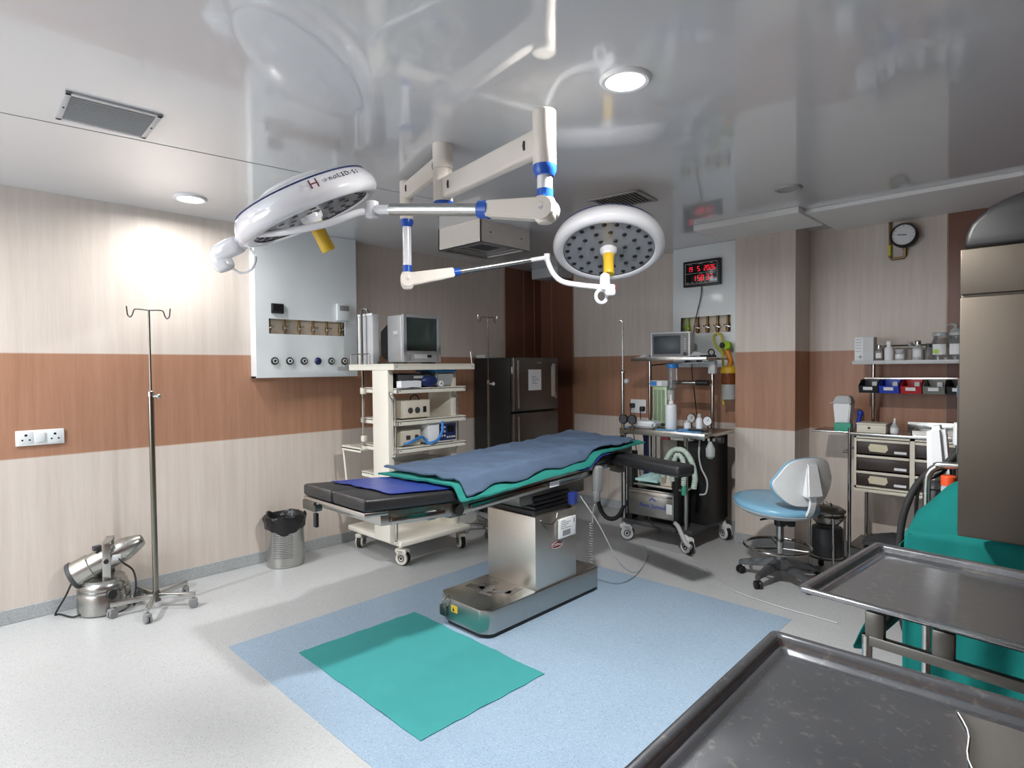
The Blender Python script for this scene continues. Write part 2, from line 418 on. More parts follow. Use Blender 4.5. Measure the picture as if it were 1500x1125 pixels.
for x in (wx0, wx0 + (wx1 - wx0) / 3 - f / 2, wx0 + 2 * (wx1 - wx0) / 3 - f / 2, wx1 - f): mb.box(x, x + f, YF - .08, YF - .02, wz0, wz1)
struct(mb, 'fill_window_1', 'white')  # frame of the added window behind the viewpoint
pl = bpy.data.lights.new('fill_window_portal', 'AREA'); pl.shape = 'RECTANGLE'; pl.size = wx1 - wx0; pl.size_y = wz1 - wz0; pl.cycles.is_portal = True  # guides sky light in through the added window
po = bpy.data.objects.new('fill_window_portal', pl); COL.objects.link(po); po.location = ((wx0 + wx1) / 2, YF - .09, (wz0 + wz1) / 2); po.rotation_euler = (PI / 2, 0, 0)
struct(MB().box(2.56, 3.055, 5.06, YB, 0, H), 'wall_pier', 'wall')
# dark brown boards that close the far corner, and the dark board right of the gauge
mb = MB()
for y0, y1 in ((4.795, 5.10), (5.106, 5.285), (5.291, 5.42)): mb.box(0, .014, y0, y1, 0, H)
struct(mb, 'trim_2', 'dark_laminate')
mb = MB()
for x0, x1 in ((.014, .185), (.191, .50)): mb.box(x0, x1, YB - .014, YB, 0, H)
struct(mb, 'trim_3', 'dark_laminate')
struct(MB().box(4.015, XR, YB - .014, YB, 0, H), 'trim_4', 'dark_laminate')
mb = MB()
mb.box(0, .017, 5.099, 5.107, 0, H); mb.box(0, .017, 5.284, 5.292, 0, H); mb.box(.184, .192, YB - .017, YB, 0, H)
mb.box(.498, .506, YB - .017, YB, 0, H); mb.box(0, .017, 4.788, 4.796, 0, H); mb.box(4.005, 4.015, YB - .017, YB, 0, H)
struct(mb, 'trim_5', 'trim_gold')
# coved skirting
def skirting(name, x0, x1, y0, y1):
    mb = MB(); mb.box(x0, x1, y0, y1, 0, .092, .003, 1); struct(mb, name, 'base_vinyl')
skirting('baseboard_left', 0, .008, YF, 4.78)
skirting('baseboard_back', .51, 2.555, YB - .008, YB)
skirting('baseboard_pier', 2.552, 3.063, 5.052, 5.06)
skirting('baseboard_right', 3.06, 4.0, YB - .008, YB)
# dropped pale border of the ceiling, above the pier and along the back wall on the right
struct(MB().box(2.45, 3.26, 4.50, 5.06, H - .045, H, .004, 1), 'trim_6', 'border')
struct(MB().box(3.26, XR, 4.64, YB, H - .03, H, .004, 1), 'trim_7', 'border')
# joint of the ceiling sheets
mb = MB()
a = V((1.235, -.2, H)); b = V((1.66, 3.2, H)); d = (b - a).normalized(); mb.obox((a + b) / 2, (.007, (b - a).length, .003), axes((0, 0, 1)) if 0 else Rz(-math.atan2(d.x, d.y)))
struct(mb, 'trim_8', 'seam')

# ---------------------------------------------------------------- downlights and their light
def downlight(x, y, label, lit=True, watts=0, r=.09, group=None):
    t = thing('downlight', label, 'ceiling light', (x, y, H), 0, group)
    MB().lathe([(r * .86, 0), (r * .86, -.012), (r * 1.02, -.014), (r * 1.12, -.006), (r * 1.14, 0)], (x, y, H), (0, 0, 1), 36, False).build('trim_ring', 'white' if lit else 'unlit', t)
    MB().lathe([(0, -.004), (r * .87, -.006)], (x, y, H), (0, 0, 1), 36, False).build('diffuser', 'glow' if lit else 'unlit', t)
    if lit and watts:
        ld = bpy.data.lights.new('downlight_lamp', 'AREA'); ld.shape = 'DISK'; ld.size = r * 1.7; ld.energy = watts; ld.color = (1.0, .985, .965)
        ld.spread = math.radians(172)
        lo = bpy.data.objects.new('downlight_lamp', ld); COL.objects.link(lo); lo.location = (x, y, H - .02)
    return t
downlight(.48, 1.365, 'lit round downlight close to the left wall, above the tall drip stand', True, 11)
downlight(3.415, 2.028, 'brightest lit round downlight, right of the surgical lamp arms', True, 60)
downlight(3.36, 4.0, 'unlit round downlight near the pier and its pale ceiling border', False, 0, .075)
for x, y, w in ((.75, -.75, 40), (2.0, -1.5, 24)):  # two unseen downlights added as fill from behind the viewpoint
    downlight(x, y, 'added round fill downlight, unseen behind the viewpoint', True, w, group='added fill downlights behind the viewpoint')

# ---------------------------------------------------------------- ceiling grilles
def grille(cx, cy, sx, sy, n, label, rz, along):
    t = thing('ceiling_vent', label, 'vent', (cx, cy, H), rz); R = Rz(rz); c = V((cx, cy, H))
    mb = MB(); f = .022
    for s_ in (-1, 1):
        mb.obox(c + R @ V((s_ * (sx - f) / 2, 0, -.005)), (f, sy, .010), R, .002); mb.obox(c + R @ V((0, s_ * (sy - f) / 2, -.005)), (sx, f, .010), R, .002)
    mb.build('frame', 'ltgrey', t)
    MB().obox(c + V((0, 0, -.001)), (sx - .03, sy - .03, .002), R).build('backing', 'dkgrey', t)
    mb = MB()
    for i in range(n):
        k = ((i + .5) / n - .5)
        if along == 'y': mb.obox(c + R @ V((k * (sx - 2 * f), 0, -.006)), ((sx - 2 * f) / n * .66, sy - 2 * f, .005), R @ Ry(.5))
        else: mb.obox(c + R @ V((0, k * (sy - 2 * f), -.006)), (sx - 2 * f, (sy - 2 * f) / n * .66, .005), R @ Rx(.5))
    mb.build('louvre', 'ltgrey', t)
    for s_ in (-1, 1): MB().sph(c + R @ V((0, s_ * (sy / 2 - .011), -.010)), .005, 8, 6).build('screw', 'dkgrey', t)
grille(1.594, .68, .345, .35, 15, 'grey louvred ceiling vent at the upper left above the left wall', -.05, 'y')
grille(2.465, 3.455, .37, .30, 12, 'dark louvred ceiling vent behind the round surgical lamp head', .12, 'y')
# surface mounted air diffuser box
t = thing('air_diffuser', 'square white air supply box hanging from the ceiling beyond the lamp arms', 'air diffuser', (1.17, 3.37, H))
x0, x1, y0, y1, zb = .92, 1.43, 3.10, 3.65, 2.515
mb = MB()
for a in ((x0, x1, y0, y0 + .012, zb, H), (x0, x1, y1 - .012, y1, zb, H), (x0, x0 + .012, y0, y1, zb, H), (x1 - .012, x1, y0, y1, zb, H)): mb.box(*a)
mb.build('housing', 'arm_cream', t)
mb = MB()
for k, (i, z) in enumerate(((0, zb), (.045, zb + .012), (.09, zb + .02), (.135, zb + .026))):
    w = .03
    mb.box(x0 + i, x1 - i, y0 + i, y0 + i + w, z, z + .004); mb.box(x0 + i, x1 - i, y1 - i - w, y1 - i, z, z + .004)
    mb.box(x0 + i, x0 + i + w, y0 + i + w, y1 - i - w, z, z + .004); mb.box(x1 - i - w, x1 - i, y0 + i + w, y1 - i - w, z, z + .004)
mb.build('diffuser_ring', 'grey', t)
MB().box(x0 + .16, x1 - .16, y0 + .16, y1 - .16, zb + .028, zb + .034).build('core_grille', 'dkgrey', t)
for y in (y0 + .1, y1 - .1): MB().cyl((x1, y, 2.60), (x1 + .004, y, 2.60), .006).build('screw', 'dkgrey', t)
solo(MB().box(.11, .50, 5.14, 5.405, 2.575, H, .006), 'duct_box', 'ltgrey', 'small pale boxed-in duct under the ceiling in the far dark corner', 'duct box', (.3, 5.28, 2.575))

# ---------------------------------------------------------------- camera
yaw, pitch, roll = CAMR = (-0.7671, 0.0274, -0.0088)
cy, sy = math.cos(yaw), math.sin(yaw)
fw = V((sy * math.cos(pitch), cy * math.cos(pitch), -math.sin(pitch))); rt = V((cy, -sy, 0)); up = rt.cross(fw)
c_, s_ = math.cos(roll), math.sin(roll)
rt, up = c_ * rt + s_ * up, -s_ * rt + c_ * up
cd = bpy.data.cameras.new('camera'); cam = bpy.data.objects.new('camera', cd); COL.objects.link(cam)
cd.sensor_width = 36; cd.lens = 865.13 / 1500 * 36; cd.clip_start = .02
mw = Matrix((rt, up, -fw)).transposed().to_4x4(); mw.translation = V((4.732, 0, 1.55)); cam.matrix_world = mw
SC.camera = cam
w = bpy.data.worlds.new('world'); SC.world = w; w.use_nodes = True
w.node_tree.nodes['Background'].inputs[0].default_value = (.82, .91, 1.0, 1); w.node_tree.nodes['Background'].inputs[1].default_value = 7.0
SC.view_settings.view_transform = 'Standard'; SC.view_settings.look = 'None'; SC.view_settings.gamma = 1
SC.view_settings.use_curve_mapping = False
SC.view_settings.exposure = 0.42
CAMF, CAMRT, CAMUP = fw, rt, up
# ---------------------------------------------------------------- twin surgical light
SL = thing('surgical_light', 'twin-headed white surgical light on jointed cream arms under the ceiling centre', 'surgical light', (2.37, 1.955, H))
mx_, my_ = 2.37, 1.955
mb = MB(); mb.cyl((mx_, my_, 2.565), (mx_, my_, H), .052, None, 32); mb.cyl((mx_, my_, 2.40), (mx_, my_, 2.558), .050, None, 32); mb.cyl((mx_, my_, 2.55), (mx_, my_, 2.57), .047, None, 32)
mount = mb.build('ceiling_mount', 'arm_cream', SL)
MB().lathe([(.050, 0), (.050, -.014), (.040, -.022)], (mx_, my_, 2.40), (0, 0, 1), 32).build('collar', 'blue_ring', mount)
PA = V((3.17, 1.82, 0)); PB = V((1.83, 2.12, 0)); MC = V((mx_, my_, 0))
def harm(p, z, hgt, wid, name):
    d = (p - MC); L_ = d.length; d.normalize(); a = math.atan2(d.y, d.x)
    o = MB().obox((MC + p) / 2 + V((0, 0, z)), (L_ - .03, wid, hgt), Rz(a), .012, 3).build(name, 'arm_cream', SL)
    for k in (0.12, .88):
        q = MC + d * L_ * k + V((0, 0, z)); n = V((-d.y, d.x, 0))
        if n.dot(CAMF) > 0: n = -n
        for dz in (-.018, .018): MB().cyl(q + n * wid * .5 + V((0, 0, dz)), q + n * (wid * .5 + .003), .006, None, 10).build('screw', 'dkgrey', o)
harm(PA, 2.462, .105, .055, 'swivel_arm'); harm(PB, 2.60, .095, .05, 'swivel_arm')
def drop(p, r, ztop, z1, z2, z3, z4, name='drop_post'):
    o = MB().lathe([(r * .94, ztop - z1), (r, ztop - z1 - .004), (r, 0.003), (r * .96, 0)][::-1], p + V((0, 0, z1)), (0, 0, 1), 32).build(name, 'arm_cream', SL)
    MB().lathe([(r * 1.01, 0), (r * 1.01, -.022), (r * .80, -.042)], p + V((0, 0, z1)), (0, 0, 1), 32).build('collar', 'blue_ring', o)
    MB().cyl(p + V((0, 0, z3)), p + V((0, 0, z2)), r * .66, None, 28).build('drop_tube', 'lamp_white', o)
    MB().cyl(p + V((0, 0, z4)), p + V((0, 0, z3)), r * .71, None, 28).build('collar', 'blue_ring', o)
drop(PA, .047, 2.575, 2.36, 2.335, 2.265, 2.228)
drop(PB, .039, 2.66, 2.435, 2.40, 2.165, 2.125)
def spring_arm(p, z, ztop, end, rb, rt_, frac):
    a = p + V((0, 0, z)); e = V(end); d = (e - a).normalized(); L_ = (e - a).length
    hd = V((d.x, d.y, 0)).normalized(); sd = V((-hd.y, hd.x, 0))
    o = MB(); o.lathe([(rb * .8, ztop - z), (rb * 1.02, ztop - z - .02), (rb * 1.05, .01), (rb * .95, -.035), (rb * .6, -.055), (0, -.06)], a, (0, 0, 1), 28); o.cyl(a - sd * rb * 1.0, a + sd * rb * 1.0, rb * 1.02, None, 30)
    el = o.build('elbow', 'arm_cream', SL)
    b = MB(); R = axes(sd, V((0, 0, 1)))
    q = a + d * L_ * frac; up_ = sd.cross(d).normalized()
    n = 10; w0, w1 = rb * .98, rb * .70; pts = []
    for k in range(n + 1):
        t = PI / 2 + PI * k / n; pts.append((a + d * math.cos(t) * w0 + up_ * math.sin(t) * w0))
    pts += [q - up_ * w1, q + up_ * w1]
    th = rb * .72; vs = [v - sd * th for v in pts] + [v + sd * th for v in pts]; m_ = len(pts)
    b.raw(vs, [list(range(m_)), list(range(m_, 2 * m_))[::-1]] + [[i, (i + 1) % m_, m_ + (i + 1) % m_, m_ + i] for i in range(m_)])
    bmesh.ops.bevel(b.bm, geom=b.bm.edges[:], offset=rb * .12, segments=2, affect='EDGES')
    body = b.build('spring_arm', 'arm_cream', SL)
    c = MB()
    for sg in (-1, 1): c.ring(a + sd * sg * rb * .73, sd, rb * .93, .0035, 32, 6); c.cyl(a + sd * sg * rb * .7, a + sd * sg * rb * 1.03, rb * .2, None, 14)
    c.build('pivot_disc', 'ltgrey', body)
    MB().cyl(q - d * .01, q + d * .04, rt_ * 1.45, rt_ * 1.35, 26).build('collar', 'blue_ring', body)
    MB().cyl(q + d * .03, e - d * .11, rt_, None, 26).build('arm_tube', 'steel_h', body)
    k = MB(); k.cyl(e - d * .12, e, rt_ * .8, None, 24); k.sph(e, rt_ * 1.15); k.cyl(e - V((0, 0, rt_ * 1.3)), e + V((0, 0, rt_ * 1.3)), rt_ * 1.15, None, 22)
    k.build('arm_end', 'lamp_white', body)
EA, EB = V((2.345, 1.548, 2.292)), V((2.30, 2.85, 2.243))
spring_arm(PA, 2.185, 2.228, EA, .046, .027, .30)
spring_arm(PB, 2.08, 2.125, EB, .040, .017, .32)

def lamp_head(c, n, ref, R=.355):
    """round dome head; n points out of the lit face"""
    c = V(c); n = V(n).normalized(); s = R / .355
    prof = [(0, -.112), (.06, -.112), (.15, -.106), (.235, -.092), (.295, -.074), (.325, -.058), (.343, -.036), (.354, -.008), (.357, .016), (.352, .036), (.340, .050), (.322, .057), (.302, .056), (.289, .050), (.286, .040)]
    h = MB().lathe([(r * s, z * s) for r, z in prof], c, n, 64, False).build('lamp_head', 'lamp_white', SL, 50)
    MB().ring(c - n * .058 * s, n, .325 * s, .0045, 72, 6).build('rim_seal', 'navy', h)
    MB().lathe([(0, -.132), (.10, -.128), (.17, -.118), (.185, -.098)], c, n, 40, False).build('rear_cap', 'lamp_white', h)
    MB().lathe([(0, .036 * s), (.2 * s, .038 * s), (.287 * s, .043 * s)], c, n, 64, False).build('lens_panel', 'panel_led', h)
    MB().ring(c + n * .046 * s, n, .288 * s, .003, 72, 6).build('gasket', 'black', h)
    A = Matrix((ref.normalized(), n.cross(ref).normalized(), n)).transposed()
    proto = None
    for cnt, rad, off in ((22, .262, 0.1), (13, .185, .2), (7, .105, .4)):
        for k in range(cnt):
            t = 2 * PI * k / cnt + off; q = c + A @ V((rad * s * math.cos(t), rad * s * math.sin(t), .0415 * s + .001))
            MB().lathe([(.0155 * s, 0), (.013 * s, .004), (0, .006)], q, n, 10, False).build('led_lens', 'led_dark', h)
    MB().lathe([(.056 * s, .038), (.054 * s, .058), (.040 * s, .070), (.036 * s, .084)], c, n, 30).build('handle_mount', 'lamp_white', h)
    MB().lathe([(.038, .080), (.038, .096), (.034, .100), (.033, .15), (.034, .19), (.035, .212), (.031, .222), (0, .224)], c, n, 26).build('handle', 'yellow', h)
    return h
HA = V((2.03, 1.387, 2.330)); HB = V((2.53, 3.19, 2.335))
rh = V((math.cos(-.767), -math.sin(-.767), 0)); fh = V((math.sin(-.767), math.cos(-.767), 0))
r21 = math.radians(24.5)
nA = (V((0, 0, -1)) * math.cos(r21) + rh * math.sin(r21) + fh * .21).normalized()
nB = (V((0, 0, -1)) * math.cos(math.radians(24)) - fh * math.sin(math.radians(24)) - rh * .06).normalized()
refA = (rh - nA * rh.dot(nA)).normalized()
ha = lamp_head(HA, nA, refA); hb = lamp_head(HB, nB, rh - nB * rh.dot(nB))
# lettering on the near flank of the left head: a serif H and small type
mb = MB(); tb = (-fh - nA * (-fh).dot(nA)).normalized()
def rim_T(al, zz, rr):
    rad = (tb * math.cos(al) + refA * math.sin(al)); q = HA + rad * rr + nA * zz
    nrm = (rad * .93 - nA * .37).normalized(); tx = (refA * math.cos(al) - tb * math.sin(al)).normalized(); tx = (tx - nrm * tx.dot(nrm)).normalized(); return face_T(q + nrm * .004, tx, nrm.cross(tx))
mb.text('H', .062, rim_T(.40, -.018, .350), .001)
mb.build('logo', 'darkred', ha)
mb = MB()
for i, ch in enumerate('inoLED-SI'): mb.text(ch, .030, rim_T(.56 + i * .066, -.018, .350), .001)
mb.build('lettering', 'print_black', ha)
# yokes
jA = HA - refA * .36 + nA * .01
MB().tube([EA - V((0, 0, .01)), EA + V((-.03, -.06, -.02)), V((2.289, 1.352, 2.205)), V((2.157, 1.223, 2.170)), V((1.99, 1.165, 2.178)), V((1.86, 1.14, 2.19)), jA + V((-.03, -.02, 0))], .0165, 12, 8).build('yoke', 'lamp_white', SL)
mb = MB(); jr = Matrix((refA, n2 := nA.cross(refA).normalized(), nA)).transposed()
mb.obox(jA - refA * .085, (.15, .10, .085), jr, .03, 3); mb.obox(jA - refA * .145 + nA * .03, (.085, .085, .12), jr, .028, 3); mb.cyl(jA - refA * .02, jA + refA * .04, .035)
mb.build('hinge_box', 'lamp_white', SL)
MB().tube([jA - refA * .115 + nA * .09, jA - refA * .09 + nA * .125 + n2 * .0, jA - refA * .03 + nA * .13, jA + refA * .015 + nA * .09, jA + refA * .012 + nA * .04], .006, 8, 6).build('grip_loop', 'lamp_white', SL)
jB = HB + V((-rh * .01)) - fh * .25 - V((0, 0, .235)); 
MB().tube([EB, EB + V((.03, -.02, -.045)), V((2.37, 2.83, 2.13)), V((2.44, 2.83, 2.075)), V((2.55, 2.86, 2.045)), V((2.66, 2.95, 2.028))], .0165, 12, 8).build('yoke', 'lamp_white', SL)
mb = MB(); q = V((2.66, 2.96, 2.03))
mb.obox(q + V((0, 0, .03)), (.07, .06, .10), Rz(-.767), .02, 3); mb.cyl(q + V((0, 0, .06)), HB + nB * .03 - V((0, 0, .0)) + (q - HB).normalized() * .30, .028)
mb.obox(q + rh * .03 - V((0, 0, .02)), (.085, .06, .07), Rz(-.767), .015, 3)
hbx = mb.build('hinge_box', 'lamp_white', SL)
MB().obox(q + rh * .055 - fh * .028 + V((0, 0, -.005)), (.02, .012, .03), Rz(-.767), .003).build('indicator', 'red', hbx)
MB().ring(q - rh * .02 - V((0, 0, .055)), -fh + rh * .4, .038, .011, 26, 8).build('grip_loop', 'lamp_white', SL)

# ---------------------------------------------------------------- gas outlet panel on the left wall
GP = thing('gas_outlet_panel', 'tall white gas outlet panel on the left wall, six sockets in a row', 'gas panel', (0, 2.38, 1.488))
y0, y1, z0, xf = 1.935, 2.828, 1.488, .10
oy0, oy1, oz0, oz1 = 2.04, 2.712, 1.838, 1.958
mb = MB()
for a in ((y0, y1, oz1, H - .002), (y0, y1, z0, oz0), (y0, oy0, oz0, oz1), (oy1, y1, oz0, oz1)): mb.box(xf - .012, xf, a[0], a[1], a[2], a[3])
mb.box(0, xf - .012, y0, y0 + .012, z0, H - .002); mb.box(0, xf - .012, y1 - .012, y1, z0, H - .002); mb.box(0, xf - .012, y0, y1, z0, z0 + .012)
mb.build('housing', 'panel_white', GP)
MB().box(.040, .046, oy0 - .02, oy1 + .02, oz0 - .02, oz1 + .02).build('recess_back', 'recess', GP)
for k in range(6):
    y = oy0 + .022 + k * (oy1 - oy0 - .05) / 5
    v = MB(); v.cyl((.062, y, oz0 - .02), (.062, y, oz1 + .02), .008, None, 12); v.cyl((.062, y, oz0 + .03), (.062, y, oz0 + .075), .014, None, 12)
    vo = v.build('valve', 'brass', GP)
    MB().obox((.078, y + .012, oz0 + .055), (.008, .055, .014), Rx(.5), .003).build('lever', 'steel', vo)
    y2 = 2.08 + k * .1235
    o = MB(); o.lathe([(.031, 0), (.031, .008), (.025, .016), (.022, .016), (.020, .006), (0, .006)], (xf, y2, 1.621), (1, 0, 0), 26, False)
    oo = o.build('gas_socket', 'black' if k != 3 else 'navy', GP)
    MB().lathe([(.019, .004), (.019, .018), (.013, .020), (.010, .012), (0, .012)], (xf, y2, 1.621), (1, 0, 0), 22, False).build('socket_insert', ('ltgrey', 'white', 'ltgrey', 'navy', 'ltgrey', 'ivory')[k], oo)
    MB().lathe([(.010, .0125), (.006, .016), (0, .016)], (xf, y2, 1.621), (1, 0, 0), 14, False).build('probe_hole', 'black', oo)
mb = MB(); mb.box(xf, xf + .022, 2.058, 2.156, 2.0, 2.078, .004); go = mb.build('pressure_display', 'black', GP)
MB().box(xf + .022, xf + .024, 2.07, 2.144, 2.02, 2.07).build('display_window', 'black_gloss', go)
mb = MB(); mb.box(xf, xf + .03, 2.625, 2.745, 1.97, 2.115, .004); ao = mb.build('alarm_box', 'panel_white', GP)
MB().box(xf + .03, xf + .033, 2.645, 2.735, 2.055, 2.10, .002).build('display_window', 'grey', ao)
MB().box(xf, xf + .0015, 2.63, 2.76, z0 + .05, z0 + .085).build('maker_plate', 'ltgrey', GP)

# ---------------------------------------------------------------- switch plate, left wall
t = thing('socket_plate', 'white twin socket plate with a rocker switch on the left brown stripe', 'socket', (0, .608, 1.09))
MB().box(0, .012, .487, .730, 1.090, 1.186, .004).build('plate', 'white', t)
MB().box(.012, .019, .582, .632, 1.108, 1.168, .004).build('rocker', 'panel_white', t)
for yc in (.537, .682):
    f = MB().box(.0115, .0135, yc - .035, yc + .035, 1.10, 1.176, .001).build('socket_face', 'panel_white', t)
    for dy, dz, r in ((0, .018, .0075), (-.018, -.012, .0055), (.018, -.012, .0055)):
        MB().cyl((.013, yc + dy, 1.138 + dz), (.0142, yc + dy, 1.138 + dz), r, None, 12).build('pin_hole', 'black', f)

# ---------------------------------------------------------------- drip stands
def drip_stand(label, x, y, zj, zt, legs, R, rot, bent=True, rp=.017, hook=True, knob='steel'):
    t = thing('drip_stand', label, 'drip stand', (x, y, 0))
    zb = .085
    MB().cyl((x, y, zb - .02), (x, y, zj), rp, None, 20).build('pole', 'pole_steel', t)
    u = MB(); u.cyl((x, y, zj - .05), (x, y, zt), rp * .42, None, 14); uo = u.build('extension_rod', 'pole_steel', t)
    MB().lathe([(rp * 1.2, 0), (rp * 1.2, .03), (rp * .6, .038)], (x, y, zj - .03), (0, 0, 1), 20).build('clamp_collar', 'steel', t)
    k = MB(); k.cyl((x, y, zj - .03), (x + .028, y + .03, zj - .03), .006, None, 10); k.sph((x + .032, y + .034, zj - .03), .017, 14, 10)
    k.build('clamp_knob', knob, t)
    if hook:
        for sg in (-1, 1):
            MB().tube([(x, y, zt - .004), (x, y + sg * .06, zt), (x, y + sg * .082, zt - .006), (x, y + sg * .092, zt - .035), (x, y + sg * .104, zt - .052), (x, y + sg * .118, zt - .04), (x, y + sg * .122, zt - .01), (x, y + sg * .124, zt + .015)], .0045, 8, 5).build('hook', 'chrome', uo)
    h = MB(); h.cyl((x, y, zb - .035), (x, y, zb + .03), rp * 1.6, rp * 1.3, 20); h.build('hub', 'steel_dark', t)
    for i in range(legs):
        a = rot + 2 * PI * i / legs; d = V((math.cos(a), math.sin(a), 0)); c = V((x, y, zb))
        lo = MB().obox(c + d * R * .5, (R, .022, .032), Rz(a), .004).build('leg', 'steel', t)
        e = c + d * (R - .012)
        w = MB(); w.cyl((e.x, e.y, .05), (e.x, e.y, zb - .01), .008, None, 10); w.obox((e.x, e.y, .05), (.05, .034, .022), Rz(a + .6), .008); w.build('caster_fork', 'grey', lo)
        q = V((e.x, e.y, .027)); ax = Rz(a + .6) @ V((0, 1, 0)); w = MB()
        for sg in (-1, 1): w.lathe([(.019, -.008), (.027, -.006), (.027, .006), (.018, .008)], q + ax * sg * .011, ax, 20)
        w.build('caster_wheel', 'grey', lo)
    return t
drip_stand('tall steel drip stand with two hooks standing by the left wall beside the fogger', .40, 1.127, 1.415, 1.945, 5, .25, math.radians(-98))
drip_stand('drip stand with a pale ball knob in front of the dark refrigerator', .70, 3.86, 1.43, 2.03, 5, .24, .4, rp=.013, knob='ivory')

# ---------------------------------------------------------------- stainless fogging machine
FX, FY = .168, .89
FG = thing('fogging_machine', 'stainless fogging machine with tilted motor standing on the floor by the left wall', 'fogging machine', (FX, FY, 0))
MB().lathe([(.136, 0), (.147, .01), (.147, .125), (.138, .14), (.134, .148), (.136, .158), (.132, .175), (.128, .19), (.118, .20), (.118, .215), (.06, .225), (0, .226)], (FX, FY, 0), (0, 0, 1), 44).build('tank', 'steel_h', FG)
MB().lathe([(.146, 0), (.146, .012)], (FX, FY, .138), (0, 0, 1), 44).build('tank_band', 'chrome', FG)
mc = V((FX + .0, FY + .03, .335)); md = V((.30, .86, .44)).normalized()
mb = MB(); mb.lathe([(.080, -.20), (.085, -.195), (.085, -.10), (.078, -.095), (.078, -.02), (.076, .0), (.076, .10), (.068, .125)], mc, md, 32); mb.build('motor', 'steel', FG)
MB().lathe([(.068, .122), (.063, .145), (.040, .205), (.035, .212), (.030, .205), (0, .19)], mc, md, 30).build('nozzle', 'steel_h', FG)
MB().lathe([(.087, -.220), (.090, -.214), (.090, -.196), (.06, -.19)], mc, md, 32).build('intake_ring', 'dkgrey', FG)
sd = md.cross(V((0, 0, 1))).normalized()
mb = MB(); 
for sg in (-1, 1):
    q = mc + sd * sg * .093
    mb.box(q.x - .012, q.x + .012, q.y - .022, q.y + .022, .19, .45, .003) if 0 else mb.obox((q.x, q.y, .325), (.006, .045, .25), Rz(math.atan2(sd.y, sd.x)), .002)
mb.obox((mc.x, mc.y, .45), (.192, .045, .008), Rz(math.atan2(sd.y, sd.x)), .002)
MB_ = mb.build('carry_bracket', 'steel', FG)
for sg in (-1, 1):
    q = mc + sd * sg * .095; MB().cyl((q.x, q.y, q.z), q + sd * sg * .012, .014, None, 16).build('bracket_knob', 'black', MB_)
MB().lathe([(.03, 0), (.03, .02), (.024, .026), (0, .026)], (FX + .138, FY + .01, .135), (1, .1, .15), 24).build('filler_cap', 'black', FG)
MB().obox(mc + V((.0, -.06, .075)), (.035, .05, .03), Rz(.2), .004).build('switch_box', 'dkgrey', FG)
MB().obox(mc + md * .06 + sd * .074 - V((0, 0, .012)), (.03, .05, .035), Rz(-.3), .005).build('cable_gland', 'ltgrey', FG)
MB().tube([mc + md * .07 + sd * .083 - V((0, 0, .02)), mc + md * .10 + sd * .085 - V((0, 0, .07)), (.255, 1.035, .24), (.275, 1.045, .15), (.275, 1.03, .05), (.25, 1.04, .012), (.20, 1.045, .012)], .006, 8, 8).build('feed_hose', 'rubber', FG)
MB().tube([mc - md * .19, (FX - .06, FY - .16, .20), (FX - .08, FY - .19, .12), (FX - .11, FY - .24, .012), (FX - .10, FY - .22, .008), (FX + .02, FY - .17, .008), (FX + .05, FY - .12, .03)], .0055, 8, 8).build('power_cable', 'rubber', FG)

# ---------------------------------------------------------------- waste bin
BX, BY, BR = .165, 2.11, .14
WB = thing('waste_bin', 'round perforated steel waste bin with a black liner under the gas panel', 'waste bin', (BX, BY, 0))
mb = MB(); mb.lathe([(BR - .01, 0), (BR, .004), (BR, .02), (BR + .003, .022), (BR + .002, .36), (BR + .005, .366), (BR + .004, .37), (BR - .002, .366), (BR - .004, .02), (0, .02)], (BX, BY, 0), (0, 0, 1), 48, False)
mb.build('shell', 'steel', WB)
mb = MB(); fa = math.atan2(-2.11, 4.57)
for r_ in range(15):
    for k in range(14):
        a = fa - .15 + (k - 6.5) * .075 + (r_ % 2) * .0375; z = .085 + r_ * .0145; d = V((math.cos(a), math.sin(a), 0))
        mb.lathe([(.0042, .0), (.0030, .0012), (0, .0012)], V((BX, BY, z)) + d * (BR + .0024), d, 7, False)
mb.build('perforation', 'black', WB)
mb = MB(); n = 64; rows = [(.145, .25, 0), (.152, .30, .3), (.156, .345, .6), (.166, .375, 1), (.162, .395, 1), (.145, .402, 1), (.128, .385, .7), (.12, .34, .5), (.11, .25, .4)]
vs = []; 
for i, (r, z, wv) in enumerate(rows):
    for k in range(n):
        a = 2 * PI * k / n; q = noise.noise(V((math.cos(a) * 3, math.sin(a) * 3, i * .35))); q2 = noise.noise(V((math.cos(a) * 9, math.sin(a) * 9, i * .6)))
        zz = z + wv * (.022 * q + .012 * q2)
        if i == 0: zz = z + .055 * abs(math.sin(a * 1.0 - fa)) + .02 * q
        vs.append((BX + (r + wv * (.012 * q2 + .01 * q)) * math.cos(a), BY + (r + wv * (.012 * q2 + .01 * q)) * math.sin(a), zz))
fs = [[i * n + k, i * n + (k + 1) % n, (i + 1) * n + (k + 1) % n, (i + 1) * n + k] for i in range(len(rows) - 1) for k in range(n)]
mb.raw(vs, fs); mb.build('liner', 'bag', WB, 60)
# ---------------------------------------------------------------- operating table
OT = thing('operating_table', 'black padded operating table on a steel pedestal in the middle of the room', 'operating table', (2.105, 2.8, 0))
